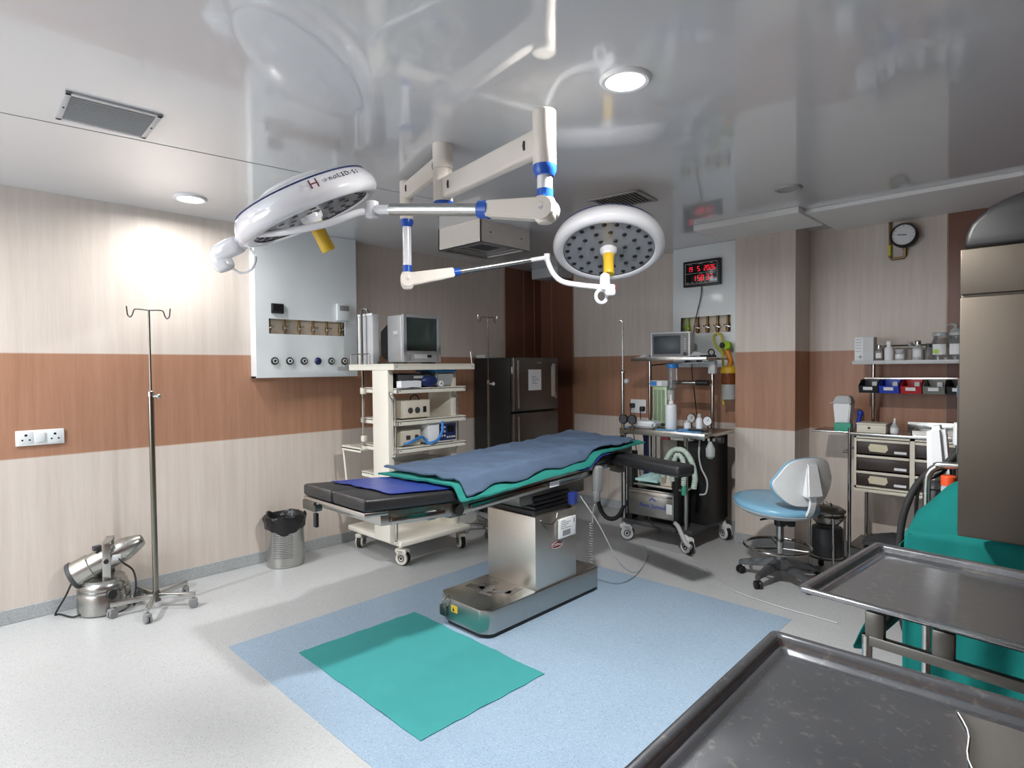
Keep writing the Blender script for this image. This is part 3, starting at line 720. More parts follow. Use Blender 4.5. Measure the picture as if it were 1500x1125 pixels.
# pedestal foot with cut corners
px0, px1, py0, py1 = 1.875, 2.335, 2.262, 3.345
c1, c2 = .10, .06
poly = [(px0 + c1, py0), (px1 - c2, py0), (px1 - .015, py0 + .03), (px1, py0 + c2), (px1, py1 - .02), (px1 - .02, py1), (px0 + .02, py1), (px0, py1 - .02), (px0, py0 + .06)]
foot = MB().prism(poly, .028, .168, None, .006).build('foot', 'steel_h', OT)
MB().prism([(2.105 + (x - 2.105) * .95, 2.8 + (y - 2.8) * .965) for x, y in poly], .0, .03).build('skid_plate', 'black', OT)
mb = MB()
for i, (xx, yy, w, l, a) in enumerate(((1.99, 2.50, .13, .05, .2), (2.07, 2.53, .10, .09, -.3), (2.17, 2.55, .12, .05, .5), (2.22, 2.60, .05, .12, .1), (2.02, 2.60, .05, .10, -.2), (2.12, 2.46, .10, .03, .1))):
    mb.obox((xx, yy, .1685), (w, l, .0015), Rz(a), .0)
mb.build('sticker_reflection', 'film', foot)  # flat patches imitating a label mirrored in the steel foot
MB().box(2.03, 2.085, py0 - .0025, py0, .095, .135).build('warning_label', 'yellow', foot)
mb = MB(); mb.raw([(2.042, py0 - .004, .102), (2.062, py0 - .004, .102), (2.052, py0 - .004, .126), (2.042, py0 - .003, .102), (2.062, py0 - .003, .102), (2.052, py0 - .003, .126)], [[0, 1, 2], [3, 5, 4], [0, 3, 4, 1], [1, 4, 5, 2], [2, 5, 3, 0]])
mb.build('warning_print', 'print_black', foot)
MB().box(1.93, 1.99, py0 - .012, py0 + .05, .05, .115, .006).build('brake_box', 'steel_dark', foot)
MB().tube([(1.985, py0 - .012, .11), (1.99, py0 - .03, .16), (2.0, py0 + .01, .178)], .005, 8, 4).build('brake_lever', 'steel', foot)
# column
cx0, cx1, cy0, cy1 = 1.90, 2.325, 2.692, 3.10
col_ = MB().box(cx0, cx1, cy0, cy1, .165, .628, .006).build('column', 'steel_warm', OT)
MB().box(cx0 + .02, cx1 - .02, cy0 + .02, cy1 - .02, .62, .66, .01).build('bellows', 'black', OT)
mb = MB()
for k in range(3): mb.box(cx0 + .03 + .006 * (k % 2), cx1 - .03 - .006 * (k % 2), cy0 + .03, cy1 - .03, .655 + k * .03, .683 + k * .03, .008)
mb.build('bellows', 'black', OT)
# hanging hand control plate and oval badge on the near face
T = face_T((cx1 + .004, 2.985, .515), (0, 1, 0), (0, .05, 1))
pl = MB().prism([(-.085, -.062), (.085, -.062), (.085, .062), (-.085, .062)], .003, .016, T @ Matrix.Rotation(.02, 4, 'Z'), .002).build('instruction_plate', 'paper', OT)
mb = MB()
for i in range(5): mb.prism([(-.07, .045 - i * .012), (-.07 + .05 + .07 * ((i * 37) % 10) / 10, .045 - i * .012), (-.07 + .05 + .07 * ((i * 37) % 10) / 10, .049 - i * .012), (-.07, .049 - i * .012)], .0162, .0168, T)
mb.prism([(-.05, -.05), (.03, -.05), (.03, -.015), (-.05, -.015)], .0162, .0168, T); mb.prism([(.06, .02), (.072, .02), (.072, .05), (.06, .05)], .0162, .0168, T)
mb.build('plate_print', 'grey', pl)
T2 = face_T((cx1 + .0005, 2.90, .415), (0, 1, 0), (0, .12, 1))
el = [(.062 * math.cos(2 * PI * k / 40), .026 * math.sin(2 * PI * k / 40)) for k in range(40)]
bd = MB().prism(el, 0, .002, T2).build('maker_badge', 'darkred', col_)
mb = MB(); m_ = len(el)
for k in range(40):
    a, b = el[k], el[(k + 1) % 40]; mb.prism([(a[0] * .93, a[1] * .90), (b[0] * .93, b[1] * .90), (b[0] * .86, b[1] * .78), (a[0] * .86, a[1] * .78)], .002, .0026, T2)
mb.text('COSMED', .022, T2 @ Matrix.Translation((0, 0, .0022)), .0004); mb.build('badge_lettering', 'print_white', bd)
MB().tube([(cx1 + .003, 2.74, .60), (cx1 + .01, 2.77, .575), (cx1 + .02, 2.83, .565), (cx1 + .012, 2.88, .59), (cx1 + .003, 2.90, .62)], .004, 8, 5).build('wire_loop', 'steel_dark', OT)
# upper frame : tilt functions
tx0, tx1 = 1.77, 2.37
def zt(y):                     # top of the padding
    return .906 + (y - 2.03) * .040 if y > 2.03 else .906 + (2.03 - y) * .075
def slab(mb, x0, x1, ya, yb, off0, off1, bev=.012):
    """slab following the tilted top between heights zt+off0 .. zt+off1"""
    vs = [(x, y, zt(y) + o) for o in (off0, off1) for x, y in ((x0, ya), (x1, ya), (x1, yb), (x0, yb))]
    bm = mb.bm; n0 = len(bm.verts)
    mb.raw(vs, [[3, 2, 1, 0], [4, 5, 6, 7], [0, 1, 5, 4], [1, 2, 6, 5], [2, 3, 7, 6], [3, 0, 4, 7]])
    if bev:
        bm.verts.ensure_lookup_table(); vv = set(bm.verts[n0:])
        bmesh.ops.bevel(bm, geom=[e for e in bm.edges if e.verts[0] in vv and e.verts[1] in vv], offset=bev, segments=3, affect='EDGES', profile=.5)
    return mb
for x0, x1 in ((tx0, 2.062), (2.07, tx1)): slab(MB(), x0, x1, 1.468, 2.022, -.062, 0, .016).build('leg_pad', 'black_soft', OT)
slab(MB(), tx0, tx1, 2.034, 2.9, -.062, 0, .016).build('back_pad', 'black_soft', OT)
slab(MB(), tx0, tx1, 2.905, 3.50, -.062, 0, .016).build('back_pad', 'black_soft', OT)
slab(MB(), tx0 + .05, tx1 - .05, 3.505, 3.80, -.062, 0, .016).build('head_pad', 'black_soft', OT)
# steel trays under the pads and side rails
def frame(x0, x1, ya, yb, o0, o1, name):
    f = slab(MB(), x0, x1, ya, yb, o0, o1, .003).build(name, 'steel_h', OT)
    for xs, sg in ((x1, 1), (x0, -1)):
        r = slab(MB(), xs + sg * .012, xs + sg * .018, ya + .05, yb - .06, o1 - .062, o1 - .030, .002).build('side_rail', 'chrome', f)
        for k in (0, 1):
            yy = ya + .07 + k * (yb - ya - .20); zz = zt(yy) + o1 - .046
            MB().cyl((xs, yy, zz), (xs + sg * .014, yy, zz), .008, None, 12).build('rail_spacer', 'steel', f)
    return f
frame(tx0 + .01, tx1 - .012, 1.56, 2.0, -.135, -.064, 'leg_frame')
frame(tx0 + .01, tx1 - .012, 2.07, 3.30, -.140, -.064, 'back_frame')
frame(tx0 + .06, tx1 - .06, 3.32, 3.72, -.10, -.064, 'head_frame')
slab(MB(), tx0 + .005, tx1 - .005, 1.47, 1.60, -.085, -.064, .003).build('foot_bracket', 'steel', OT)
mb = MB(); mb.obox((1.83, 1.475, .84), (.12, .02, .05), None, .004); mb.cyl((1.90, 1.46, .835), (1.90, 1.50, .835), .018); mb.build('foot_clamp', 'steel_dark', OT)
MB().obox((1.905, 1.47, .775), (.03, .02, .075), None, .006).build('release_lever', 'black', OT)
mb = MB()
mb.box(2.25, 2.355, 1.985, 2.10, .76, .86, .006); mb.cyl((2.30, 2.04, .80), (2.375, 2.04, .80), .03); mb.build('hinge_joint', 'steel_dark', OT)
MB().obox((2.366, 1.86, zt(1.86) - .115), (.003, .05, .045), None).build('label_tag', 'ltgrey', OT)
MB().obox((tx1 + .0205, 2.80, zt(2.8) - .108), (.002, .09, .034), None).build('barcode_label', 'paper', OT)
mb = MB(); mb.box(1.95, 2.28, 2.60, 3.25, .70, .84, .008); mb.build('tilt_housing', 'steel_dark', OT)
# arm board on the near side
aR = Rz(math.atan2(-.20, .66)); ab = V((2.66, 3.46, .905))
MB().obox(ab, (.68, .15, .066), aR, .018, 3).build('arm_pad', 'black_soft', OT)
mb = MB(); mb.obox(ab - V((0, 0, .036)), (.64, .11, .014), aR, .003); mb.obox(ab + aR @ V((-.33, 0, -.07)), (.10, .06, .07), aR, .006); mb.build('arm_bracket', 'steel_dark', OT)
# hand remote in its holder with coiled lead
mb = MB(); mb.obox((2.405, 3.23, .80), (.05, .075, .18), Rx(-.06), .018, 3); rm = mb.build('hand_remote', 'grey', OT)
mb = MB(); mb.obox((2.412, 3.205, .69), (.035, .05, .08), Rx(.1), .012); mb.build('remote_grip', 'grey', rm)
pts = []
for k in range(150):
    t = k / 149; a = t * 2 * PI * 15; pts.append((2.41 + .011 * math.cos(a), 3.15 + .011 * math.sin(a), .52 - t * .26))
mb = MB(); mb.tube(pts, .0035, 6); mb.tube([(2.412, 3.20, .65), (2.412, 3.17, .60), pts[0]], .0035, 6, 6); mb.build('coiled_lead', 'grey', OT)
MB().obox((2.36, 3.02, .70), (.05, .07, .08), Rz(.3), .012).build('blue_clamp', 'royal', OT)

# ---------------------------------------------------------------- cloths on the table
def wr(x, y, s, seed): return noise.noise(V((x * s + seed, y * s, seed * 1.7)))
def bilerp(P, u, v):
    Q = [V((q[0], q[1], 0)) for q in P]; a = Q[0].lerp(Q[1], u); b = Q[3].lerp(Q[2], u); return a.lerp(b, v)
def cloth(name, P, lift, m_, label, th, seed, amp, nu=60, nv=40, edge=.015, overhang=None):
    mb = MB()
    def fn(u, v):
        p = bilerp(P, u, v)
        eu = min(u, 1 - u); ev = min(v, 1 - v)
        p.x += edge * wr(u * 2, v * 7, 1.2, seed) * (1 if ev < .5 else 1) ; p.y += edge * wr(u * 7, v * 2, 1.2, seed + 5)
        z = zt(min(p.y, 3.86)) + lift + amp * (wr(p.x, p.y, 5, seed) + .5 * wr(p.x, p.y, 13, seed + 3)) + amp
        # hangs a little where it passes the padding edge
        ox = max(0, p.x - tx1 - .0, tx0 - p.x); oy = max(0, p.y - 3.80)
        z -= min(.075, ox * 1.5) * (1 if p.y < 3.12 else max(.12, 1 - (p.y - 3.12) / .16)) + oy * .25
        if name == 'table_cloth':
            r1 = 1 - abs(wr(p.x * 1.0 + .3 * p.y, p.y * .8, 3.1, 21)) * 5; r2 = 1 - abs(wr(p.x * .8 - .5 * p.y, p.y * 1.1, 4.3, 33)) * 6
            z += .012 * max(0, r1) + .008 * max(0, r2)
        if name == 'surgical_drape': z += .004 * max(0, 1 - abs(wr(p.x, p.y * 2, 4, 41)) * 5) * (1 if ox > .005 else 0)
        return V((p.x, p.y, z))
    mb.sheet(fn, nu, nv, th)
    return solo(mb, name, m_, label, 'cloth', (P[0][0], P[0][1], zt(P[0][1])), None, 70)
cloth('plastic_sheet', [(1.83, 1.615), (2.32, 1.65), (2.43, 3.36), (1.80, 3.32)], .008, 'royal', 'royal blue plastic sheet lying on the black leg pads under the cloths', .003, 2.2, .0025, 50, 70, .02)
cloth('surgical_drape', [(1.79, 1.93), (2.432, 2.0), (2.425, 3.78), (1.77, 3.72)], .028, 'teal', 'teal drape showing along the edges beneath the slate blue cloth', .010, 4.4, .004, 50, 70, .022)
cloth('table_cloth', [(1.775, 1.97), (2.415, 2.06), (2.405, 3.70), (1.75, 3.74)], .050, 'slate_cloth', 'slate blue cloth spread on top of the operating table', .008, 7.1, .006, 60, 80, .03)
# teal sheet on the floor
mb = MB(); P = [(1.672, 1.478), (2.775, 1.462), (2.80, 2.22), (1.702, 2.236)]
mb.sheet(lambda u, v: bilerp(P, u, v) + V((.006 * wr(v * 8, u * 3, 1, 1), .006 * wr(u * 8, v * 3, 1, 2), .0055 + .004 * max(0, wr(u * 6, v * 5, 1, 9)) + (.004 * max(0, wr(u * 14, v * 14, 1, 3)) if min(u, v, 1 - u, 1 - v) < .03 else 0))), 50, 40, .003)
solo(mb, 'floor_sheet', 'teal_mat', 'flat sea green cloth laid on the blue floor in front of the pedestal', 'cloth', (2.2, 1.85, 0), None, 70)
# white lead that runs from the table to the right across the floor
MB_l = MB().tube([(2.36, 3.10, .70), (2.42, 3.22, .50), (2.45, 3.42, .20), (2.38, 3.75, .03), (2.2, 4.2, .006), (2.05, 4.42, .006), (2.45, 4.37, .006), (2.72, 4.22, .006), (2.95, 3.98, .006), (3.3, 3.88, .006), (3.7, 3.86, .006)], .0045, 8, 10)
solo(MB_l, 'power_lead', 'ltgrey', 'thin pale lead trailing from the operating table across the floor to the right', 'cable', (2.36, 3.1, 0))
# ---------------------------------------------------------------- endoscopy trolley
TR = thing('equipment_trolley', 'cream wheeled equipment trolley with open shelves behind the table foot', 'trolley', (.65, 3.0, 0))
ux0, ux1, uy0, uy1 = .36, .95, 2.655, 3.345
for x, y, a in ((.87, 2.72, .4), (.24, 2.74, 2.2), (.87, 3.34, -.3), (.24, 3.32, 1.0)): caster(TR, x, y, a, .165, .058, 'cream')
mb = MB(); mb.box(.18, .96, 2.66, 3.38, .165, .205, .006); mb.build('base_plate', 'cream', TR)
for y0 in (2.60, 3.285):
    sp = MB().box(.685 if y0 < 3 else .52, .90 if y0 < 3 else .835, y0, y0 + (.052 if y0 < 3 else .06), .20, 1.54, .006).build('side_panel', 'cream', TR)
    q_ = .065 if y0 < 3 else 0
    for zc in (1.27, .60):
        MB().tube([(.842 + q_, y0 + .012, zc + .10), (.87 + q_, y0 + .008, zc + .09), (.878 + q_, y0 + .03, zc + .055), (.866 + q_, y0 + .045, zc), (.866 + q_, y0 + .045, zc - .36), (.85 + q_, y0 + .03, zc - .40)], .007, 8, 6).build('grab_handle', 'steel', sp)
shelf_z = (1.145, .93, .70, 1.395)
def tray_shelf(x0, x1, y0, y1, z, name='shelf', lip=.038):
    mb = MB(); mb.box(x0, x1, y0, y1, z - .012, z, .003, 1)
    mb.box(x1 - .012, x1, y0, y1, z - lip, z + .004, .003, 1); mb.box(x0, x0 + .012, y0, y1, z - lip, z + .004, .003, 1)
    mb.box(x0, x1, y0, y0 + .012, z - lip, z + .004, .003, 1); mb.box(x0, x1, y1 - .012, y1, z - lip, z + .004, .003, 1)
    s_ = mb.build(name, 'cream', TR)
    for yy in (y0 + .025, y1 - .025): MB().cyl((x1, yy, z - lip * .45), (x1 + .003, yy, z - lip * .45), .006, None, 10).build('screw', 'grey', s_)
    return s_
for z in shelf_z: tray_shelf(.42, .95, 2.652, 3.36, z)
tray_shelf(.34, .985, 2.60, 3.43, 1.585, 'top_shelf', .045)
for y0, z in ((2.60, 1.67),):
    MB().tube([(.36, 2.61, 1.585), (.36, 2.61, 1.665), (.36, 2.62, 1.672), (.62, 2.62, 1.672), (.64, 2.61, 1.668), (.64, 2.61, 1.585)], .005, 8).build('guard_rail', 'steel', TR)
MB().tube([(.97, 3.41, 1.585), (.965, 3.40, 1.69)], .004, 8).build('guard_rail', 'steel', TR)
MB().tube([(.50, 2.63, .92), (.50, 2.63, 2.03), (.505, 2.645, 2.045), (.53, 2.66, 2.035), (.535, 2.665, 2.01)], .011, 10).build('camera_pole', 'chrome', TR)
for zz in (1.37, .98): MB().obox((.50, 2.635, zz), (.04, .04, .05), None, .006).build('pole_clamp', 'cream', TR)
mb = MB(); mb.box(.20, .50, 2.60, 2.80, .880, .895, .003, 1); mb.box(.20, .50, 2.60, 2.608, .865, .905, .002, 1); mb.box(.20, .208, 2.60, 2.80, .865, .905, .002, 1); so = mb.build('side_tray', 'cream', TR)
MB().tube([(.215, 2.61, .87), (.24, 2.62, .62), (.255, 2.63, .46), (.32, 2.64, .42)], .009, 8, 6).build('foot_switch_bracket', 'cream', so)
MB().box(.24, .50, 2.63, 2.80, .33, .36, .006).build('pedal_tray', 'ivory', TR)
# things on the trolley
TV = thing('television', 'silver box television with a dark screen on top of the trolley', 'television', (.7, 2.97, 1.589))
zb = 1.589
vs = [(.86, 2.775, zb + .012), (.86, 3.155, zb + .012), (.86, 3.155, zb + .395), (.86, 2.775, zb + .395)]
mb = MB(); mb.box(.64, .845, 2.775, 3.155, zb + .012, zb + .395, .018, 3); mb.build('cabinet', 'tv_silver', TV)
mb = MB()
for a in ((2.775, 2.81, .012, .395), (3.125, 3.155, .012, .395), (2.81, 3.125, .37, .395), (2.81, 3.125, .012, .105)): mb.box(.84, .868, a[0], a[1], zb + a[2], zb + a[3], .005)
bz = mb.build('front_bezel', 'tv_silver', TV)
mb = MB(); ny, nz = 14, 12
mb.sheet(lambda u, v: V((.846 + .016 * (1 - (2 * u - 1) ** 2) * (1 - (2 * v - 1) ** 2 * .6), 2.808 + .319 * u, zb + .103 + .269 * v)), ny, nz, .001); mb.build('screen', 'screen', TV, 60)
mb = MB(); mb.obox((.868, 2.95, zb + .06), (.006, .14, .036), None, .003); mb.build('control_strip', 'ltgrey', bz)
MB().obox((.871, 3.03, zb + .062), (.004, .045, .022), None, .002).build('control_window', 'black', bz)
for yy in (2.83, 3.115): MB().obox((.868, yy, zb + .05), (.004, .04, .05), None, .002).build('speaker_grille', 'grey', bz)
mb = MB(); mb.raw([(.645, 2.80, zb + .03), (.645, 3.13, zb + .03), (.645, 3.13, zb + .37), (.645, 2.80, zb + .37), (.40, 2.87, zb + .05), (.40, 3.06, zb + .05), (.40, 3.06, zb + .29), (.40, 2.87, zb + .29)], [[0, 1, 2, 3], [7, 6, 5, 4], [0, 4, 5, 1], [1, 5, 6, 2], [2, 6, 7, 3], [3, 7, 4, 0]])
bmesh.ops.bevel(mb.bm, geom=mb.bm.edges[:], offset=.02, segments=2, affect='EDGES'); mb.build('tube_housing', 'black', TV)
mb = MB()
for yy in (2.82, 3.11): mb.box(.66, .83, yy - .015, yy + .015, zb, zb + .014)
mb.build('foot_strip', 'black', TV)
MB().obox((.76, 2.7735, zb + .25), (.06, .003, .03), None, .004).build('side_vent', 'ltgrey', TV)
MB().obox((.70, 3.0, zb + .402), (.06, .05, .016), None, .006).build('aerial_socket', 'black', TV)
bx = thing('control_unit', 'white upright control unit with pale grey face left of the television', 'medical device', (.47, 2.70, 1.589))
MB().box(.38, .585, 2.675, 2.74, 1.589, 2.0, .010).build('case', 'ltgrey', bx)
mb = MB(); mb.box(.372, .390, 2.67, 2.745, 1.589, 2.004, .006); mb.box(.372, .59, 2.667, 2.676, 1.985, 2.004, .003); mb.build('edge_frame', 'white', bx)
bz2 = MB().tube([(.62, 2.70, 1.60), (.69, 2.69, 1.597), (.78, 2.70, 1.597), (.86, 2.72, 1.596), (.90, 2.68, 1.596), (.82, 2.64, 1.596), (.72, 2.65, 1.596)], .006, 8, 8)
solo(bz2, 'cable_coil', 'black', 'loose black cable lying in front of the television on the top shelf', 'cable', (.7, 2.7, 1.586))
z = 1.397
dv = thing('video_recorder', 'black video deck with grey front on the second shelf', 'video recorder', (.7, 2.87, z))
MB().box(.55, .90, 2.69, 3.02, z, z + .115, .006).build('case', 'black', dv)
fp = MB().box(.90, .908, 2.695, 3.015, z + .01, z + .105, .003).build('front_panel', 'dkgrey', dv)
MB().box(.908, .911, 2.84, 2.93, z + .075, z + .095).build('display_window', 'ltgrey', fp)
mb = MB(); mb.cyl((.908, 2.77, z + .04), (.918, 2.77, z + .04), .012); mb.build('knob', 'black', fp)
tw = MB(); tw.sheet(lambda u, v: V((.917 + .062 * u, 2.67 + .19 * v, z + .058 + .006 * wr(u * 3, v * 3, 1, 2) )), 12, 12, .05)
bmesh.ops.bevel(tw.bm, geom=[], offset=.01, affect='EDGES') if 0 else None
solo(tw, 'folded_towel', 'bottle_white', 'folded white towel lying on the second shelf edge', 'towel', (.9, 2.78, z), None, 70)
mb = MB(); mb.sph((.945, 2.965, z + .052), (.030, .085, .046), 20, 12)
solo(mb, 'camera_pouch', 'navy', 'dark soft pouch beside the white towel on the trolley', 'pouch', (.9, 3.0, z), None, 60)
rl = thing('tape_roll', 'small white roll on the second shelf edge beside the dark pouch', 'tape roll', (.945, 3.08, z))
MB().cyl((.93, 3.075, z + .030), (.965, 3.075, z + .030), .024).build('roll', 'white', rl); MB().cyl((.9645, 3.075, z + .030), (.967, 3.075, z + .030), .009).build('core', 'grey', rl)
pb = thing('plastic_container', 'milky plastic container with a blue lid on the second shelf', 'container', (.80, 3.19, z))
mb = MB(); mb.raw([(.66, 3.10, z), (.88, 3.10, z), (.88, 3.262, z), (.66, 3.262, z), (.645, 3.075, z + .125), (.905, 3.075, z + .125), (.905, 3.274, z + .125), (.645, 3.274, z + .125)], [[3, 2, 1, 0], [4, 5, 6, 7], [0, 1, 5, 4], [1, 2, 6, 5], [2, 3, 7, 6], [3, 0, 4, 7]])
bmesh.ops.bevel(mb.bm, geom=mb.bm.edges[:], offset=.015, segments=2, affect='EDGES'); mb.build('tub', 'frost', pb)
MB().box(.63, .925, 3.055, 3.280, z + .122, z + .146, .01, 3).build('lid', 'lid_blue', pb)
z = 1.147
ls = thing('light_source', 'cream light source box with two knobs on the third shelf', 'medical device', (.75, 2.87, z))
MB().box(.52, .885, 2.735, 3.015, z + .008, z + .150, .006).build('case', 'ivory', ls)
fp = MB().box(.885, .893, 2.74, 3.01, z + .012, z + .146, .003).build('front_panel', 'ivory', ls)
for yy, r in ((2.815, .016), (2.885, .017)):
    MB().lathe([(r * 1.5, 0), (r * 1.5, .002), (r, .003), (r * .9, .016), (0, .016)], (.893, yy, z + .07), (1, 0, 0), 20).build('knob', 'dkgrey', fp)
MB().box(.893, .898, 2.94, 2.972, z + .05, z + .098, .002).build('power_switch', 'black', fp)
mb = MB()
for x in (.56, .86):
    for y in (2.76, 2.99): mb.cyl((x, y, z), (x, y, z + .01), .012, None, 12)
mb.build('rubber_foot', 'rubber', ls)
MB().tube([(.86, 2.84, z + .15), (.86, 2.85, z + .18), (.86, 2.90, z + .188), (.86, 2.93, z + .15)], .005, 8, 6).build('carry_handle', 'black', ls)
mb = MB(); mb.sph((.88, 2.79, 1.345), (.05, .085, .028), 18, 10)
solo(mb, 'camera_cable_bag', 'black', 'dark bag tucked under the second shelf above the light source', 'bag', (.88, 2.79, 1.32), None, 60) if 0 else mb.bm.free()
z = .932
cu = thing('camera_unit', 'cream camera control box at the left end of the fourth shelf', 'medical device', (.75, 2.82, z))
MB().box(.52, .86, 2.735, 2.935, z, z + .135, .006).build('case', 'ivory', cu); fp = MB().box(.86, .866, 2.738, 2.932, z + .006, z + .13, .003).build('front_panel', 'ivory', cu)
MB().box(.866, .870, 2.79, 2.83, z + .05, z + .085, .002).build('display_window', 'dkgrey', fp); MB().cyl((.866, 2.89, z + .07), (.88, 2.89, z + .07), .016).build('knob', 'dkgrey', fp)
iv = thing('insufflator', 'white insufflator with a navy control panel on the fourth shelf', 'medical device', (.80, 3.14, z))
MB().box(.56, .915, 2.975, 3.272, z + .006, z + .172, .008).build('case', 'white', iv)
fp = MB().box(.915, .924, 3.085, 3.262, z + .02, z + .158, .006).build('control_panel', 'navy', iv)
MB().box(.924, .927, 3.165, 3.235, z + .085, z + .145, .002).build('screen', 'black_gloss', fp)
for i, (yy, zz) in enumerate(((3.105, .13), (3.135, .13), (3.105, .095), (3.135, .095), (3.105, .06), (3.135, .06), (3.165, .045), (3.19, .045), (3.215, .045), (3.24, .045))):
    MB().cyl((.924, yy, z + zz), (.930, yy, z + zz), .009, None, 12).build('button', 'ltgrey', fp)
mb = MB()
for x in (.6, .88):
    for y in (3.0, 3.25): mb.cyl((x, y, z), (x, y, z + .01), .014, None, 12)
mb.build('rubber_foot', 'rubber', iv)
solo(MB().tube([(.975, 3.07, 1.12), (.985, 3.065, 1.05), (.975, 3.03, .98), (.97, 2.98, .955), (.93, 2.95, .95), (.90, 2.955, .97), (.91, 2.90, 1.0), (.92, 2.80, .97), (.90, 2.74, .955)], .011, 10, 8), 'gas_tubing', 'tube_blue', 'blue tubing looped in front of the insufflator on the trolley', 'tubing', (.95, 3.0, .932))
z = .702
mb = MB(); rc = thing('recorder_unit', 'silver recording unit with a sloping key panel on the lowest open shelf', 'medical device', (.75, 2.95, z))
MB().box(.55, .80, 2.78, 3.20, z, z + .10, .006).build('case', 'ltgrey', rc)
T = Matrix.Translation((0, 0, 0)); mb = MB(); mb.raw([(.80, 2.78, z), (.93, 2.78, z), (.93, 3.20, z), (.80, 3.20, z), (.80, 2.78, z + .10), (.925, 2.78, z + .04), (.925, 3.20, z + .04), (.80, 3.20, z + .10)], [[3, 2, 1, 0], [4, 5, 6, 7], [0, 1, 5, 4], [1, 2, 6, 5], [2, 3, 7, 6], [3, 0, 4, 7]])
kp = mb.build('key_panel', 'tv_silver', rc)
for k in range(9): MB().obox((.915, 2.81 + k * .042, z + .048), (.018, .028, .008), Ry(.45), .002).build('key', 'white', kp)
for k, c in ((0, 'black'), (1, 'yellow'), (2, 'black')): MB().obox((.86, 2.84 + k * .10, z + .075), (.03, .05, .012), Ry(.45), .002).build('display_window', c, kp)

# ---------------------------------------------------------------- refrigerator
FR = thing('refrigerator', 'two-door grey refrigerator with black sides in the far left corner', 'refrigerator', (.33, 4.63, 0))
fx0, fx1, fy0, fy1 = .035, .575, 4.285, 4.985
MB().box(fx0, fx1, fy0, fy1, .03, 1.655, .01).build('cabinet', 'black', FR)
for z0, z1 in ((.06, 1.085), (1.105, 1.655)):
    dr = MB().box(fx1 + .003, fx1 + .052, fy0 + .002, fy1 - .002, z0, z1, .012, 3).build('door', 'fridge_front', FR)
    MB().box(fx1 + .052, fx1 + .058, fy0 + .05, fy0 + .075, z0 + .03, z1 - .03, .003).build('edge_trim', 'steel', dr)
mb = MB()
for x in (.08, .52):
    for y in (4.33, 4.94): mb.cyl((x, y, 0), (x, y, .035), .022, None, 12)
mb.build('levelling_foot', 'black', FR)
lp = MB().box(fx1 + .052, fx1 + .060, 4.865, 4.925, 1.24, 1.57, .003).build('lock_plate', 'lockplate', FR)
MB().obox((fx1 + .064, 4.895, 1.54), (.014, .045, .10), None, .006).build('latch', 'ltgrey', lp)
MB().obox((fx1 + .064, 4.92, 1.24), (.02, .035, .05), None, .008).build('padlock', 'steel', lp)
MB().tube([(fx1 + .06, 4.91, 1.265), (fx1 + .066, 4.91, 1.295), (fx1 + .066, 4.93, 1.295), (fx1 + .06, 4.93, 1.265)], .004, 8).build('padlock_shackle', 'steel', lp)
MB().box(fx1 + .015, fx1 + .04, fy0 - .003, fy0, 1.49, 1.56, .002).build('hinge_cover', 'ltgrey', FR)
MB().obox((fx1 + .054, 4.67, 1.60), (.002, .06, .015), None).build('maker_badge', 'steel', FR)
solo(MB().box(fx1 + .0535, fx1 + .0550, 4.50, 4.70, 1.315, 1.53), 'paper_notice', 'paper', 'white paper notice stuck on the upper refrigerator door', 'notice', (fx1 + .054, 4.6, 1.315))
mb = MB()
for i in range(5): mb.box(fx1 + .0548, fx1 + .0554, 4.55, 4.64 + .03 * ((i * 7) % 3 - 1), 1.455 - i * .018, 1.459 - i * .018)
o = mb.build('notice_lettering', 'print_blue', bpy.data.objects['paper_notice'])
solo(MB().box(.05, .19, 4.30, 4.45, 1.656, 1.69, .004), 'carton', 'ltgrey', 'small pale carton on top of the refrigerator', 'box', (.12, 4.37, 1.656))
solo(MB().box(.0, .02, 0, .02, 0, .02), 'x', 'white', 'x', 'x', (0, 0, 0)) if 0 else None
# ---------------------------------------------------------------- gas panel on the back wall with its clock
G2 = thing('gas_outlet_panel', 'white gas outlet panel on the back wall beneath the red digital clock', 'gas panel', (2.2, YB, 1.54))
x0, x1, z0, yf = 1.845, 2.553, 1.54, 5.28
ox0, ox1, oz0, oz1 = 1.925, 2.425, 1.862, 2.018
mb = MB()
for a in ((x0, x1, oz1, H - .002), (x0, x1, z0, oz0), (x0, ox0, oz0, oz1), (ox1, x1, oz0, oz1)): mb.box(a[0], a[1], yf, yf + .012, a[2], a[3])
mb.box(x0, x0 + .012, yf + .012, YB, z0, H - .002); mb.box(x1 - .012, x1, yf + .012, YB, z0, H - .002); mb.box(x0, x1, yf + .012, YB, z0, z0 + .012)
mb.build('housing', 'panel_white', G2)
MB().box(ox0 - .02, ox1 + .02, 5.355, 5.36, oz0 - .02, oz1 + .02).build('recess_back', 'recess', G2)
for k in range(5):
    x = ox0 + .045 + k * .1
    v = MB(); v.cyl((x, 5.34, oz0 - .02), (x, 5.34, oz1 + .02), .012, None, 12); v.cyl((x, 5.34, oz0 + .02), (x, 5.34, oz0 + .085), .019, None, 12)
    vo = v.build('valve', 'brass' if k else 'lime', G2)
    MB().obox((x, 5.315, oz0 + .06), (.07, .008, .014), Ry(.35), .003).build('lever', 'steel' if k else 'lime', vo)
for k in range(3):
    x = 2.0 + k * .12; MB().lathe([(.026, 0), (.026, .012), (.016, .014), (.012, .004), (0, .004)], (x, yf, 1.60), (0, -1, 0), 22, False).build('gas_socket', 'black', G2)
CK = thing('digital_clock', 'black digital calendar clock with red digits on the white back panel', 'clock', (2.155, yf, 2.305))
kx0, kx1, kz0, kz1 = 1.972, 2.338, 2.302, 2.545
MB().box(kx0, kx1, yf - .042, yf - .0005, kz0, kz1, .006).build('case', 'black', CK)
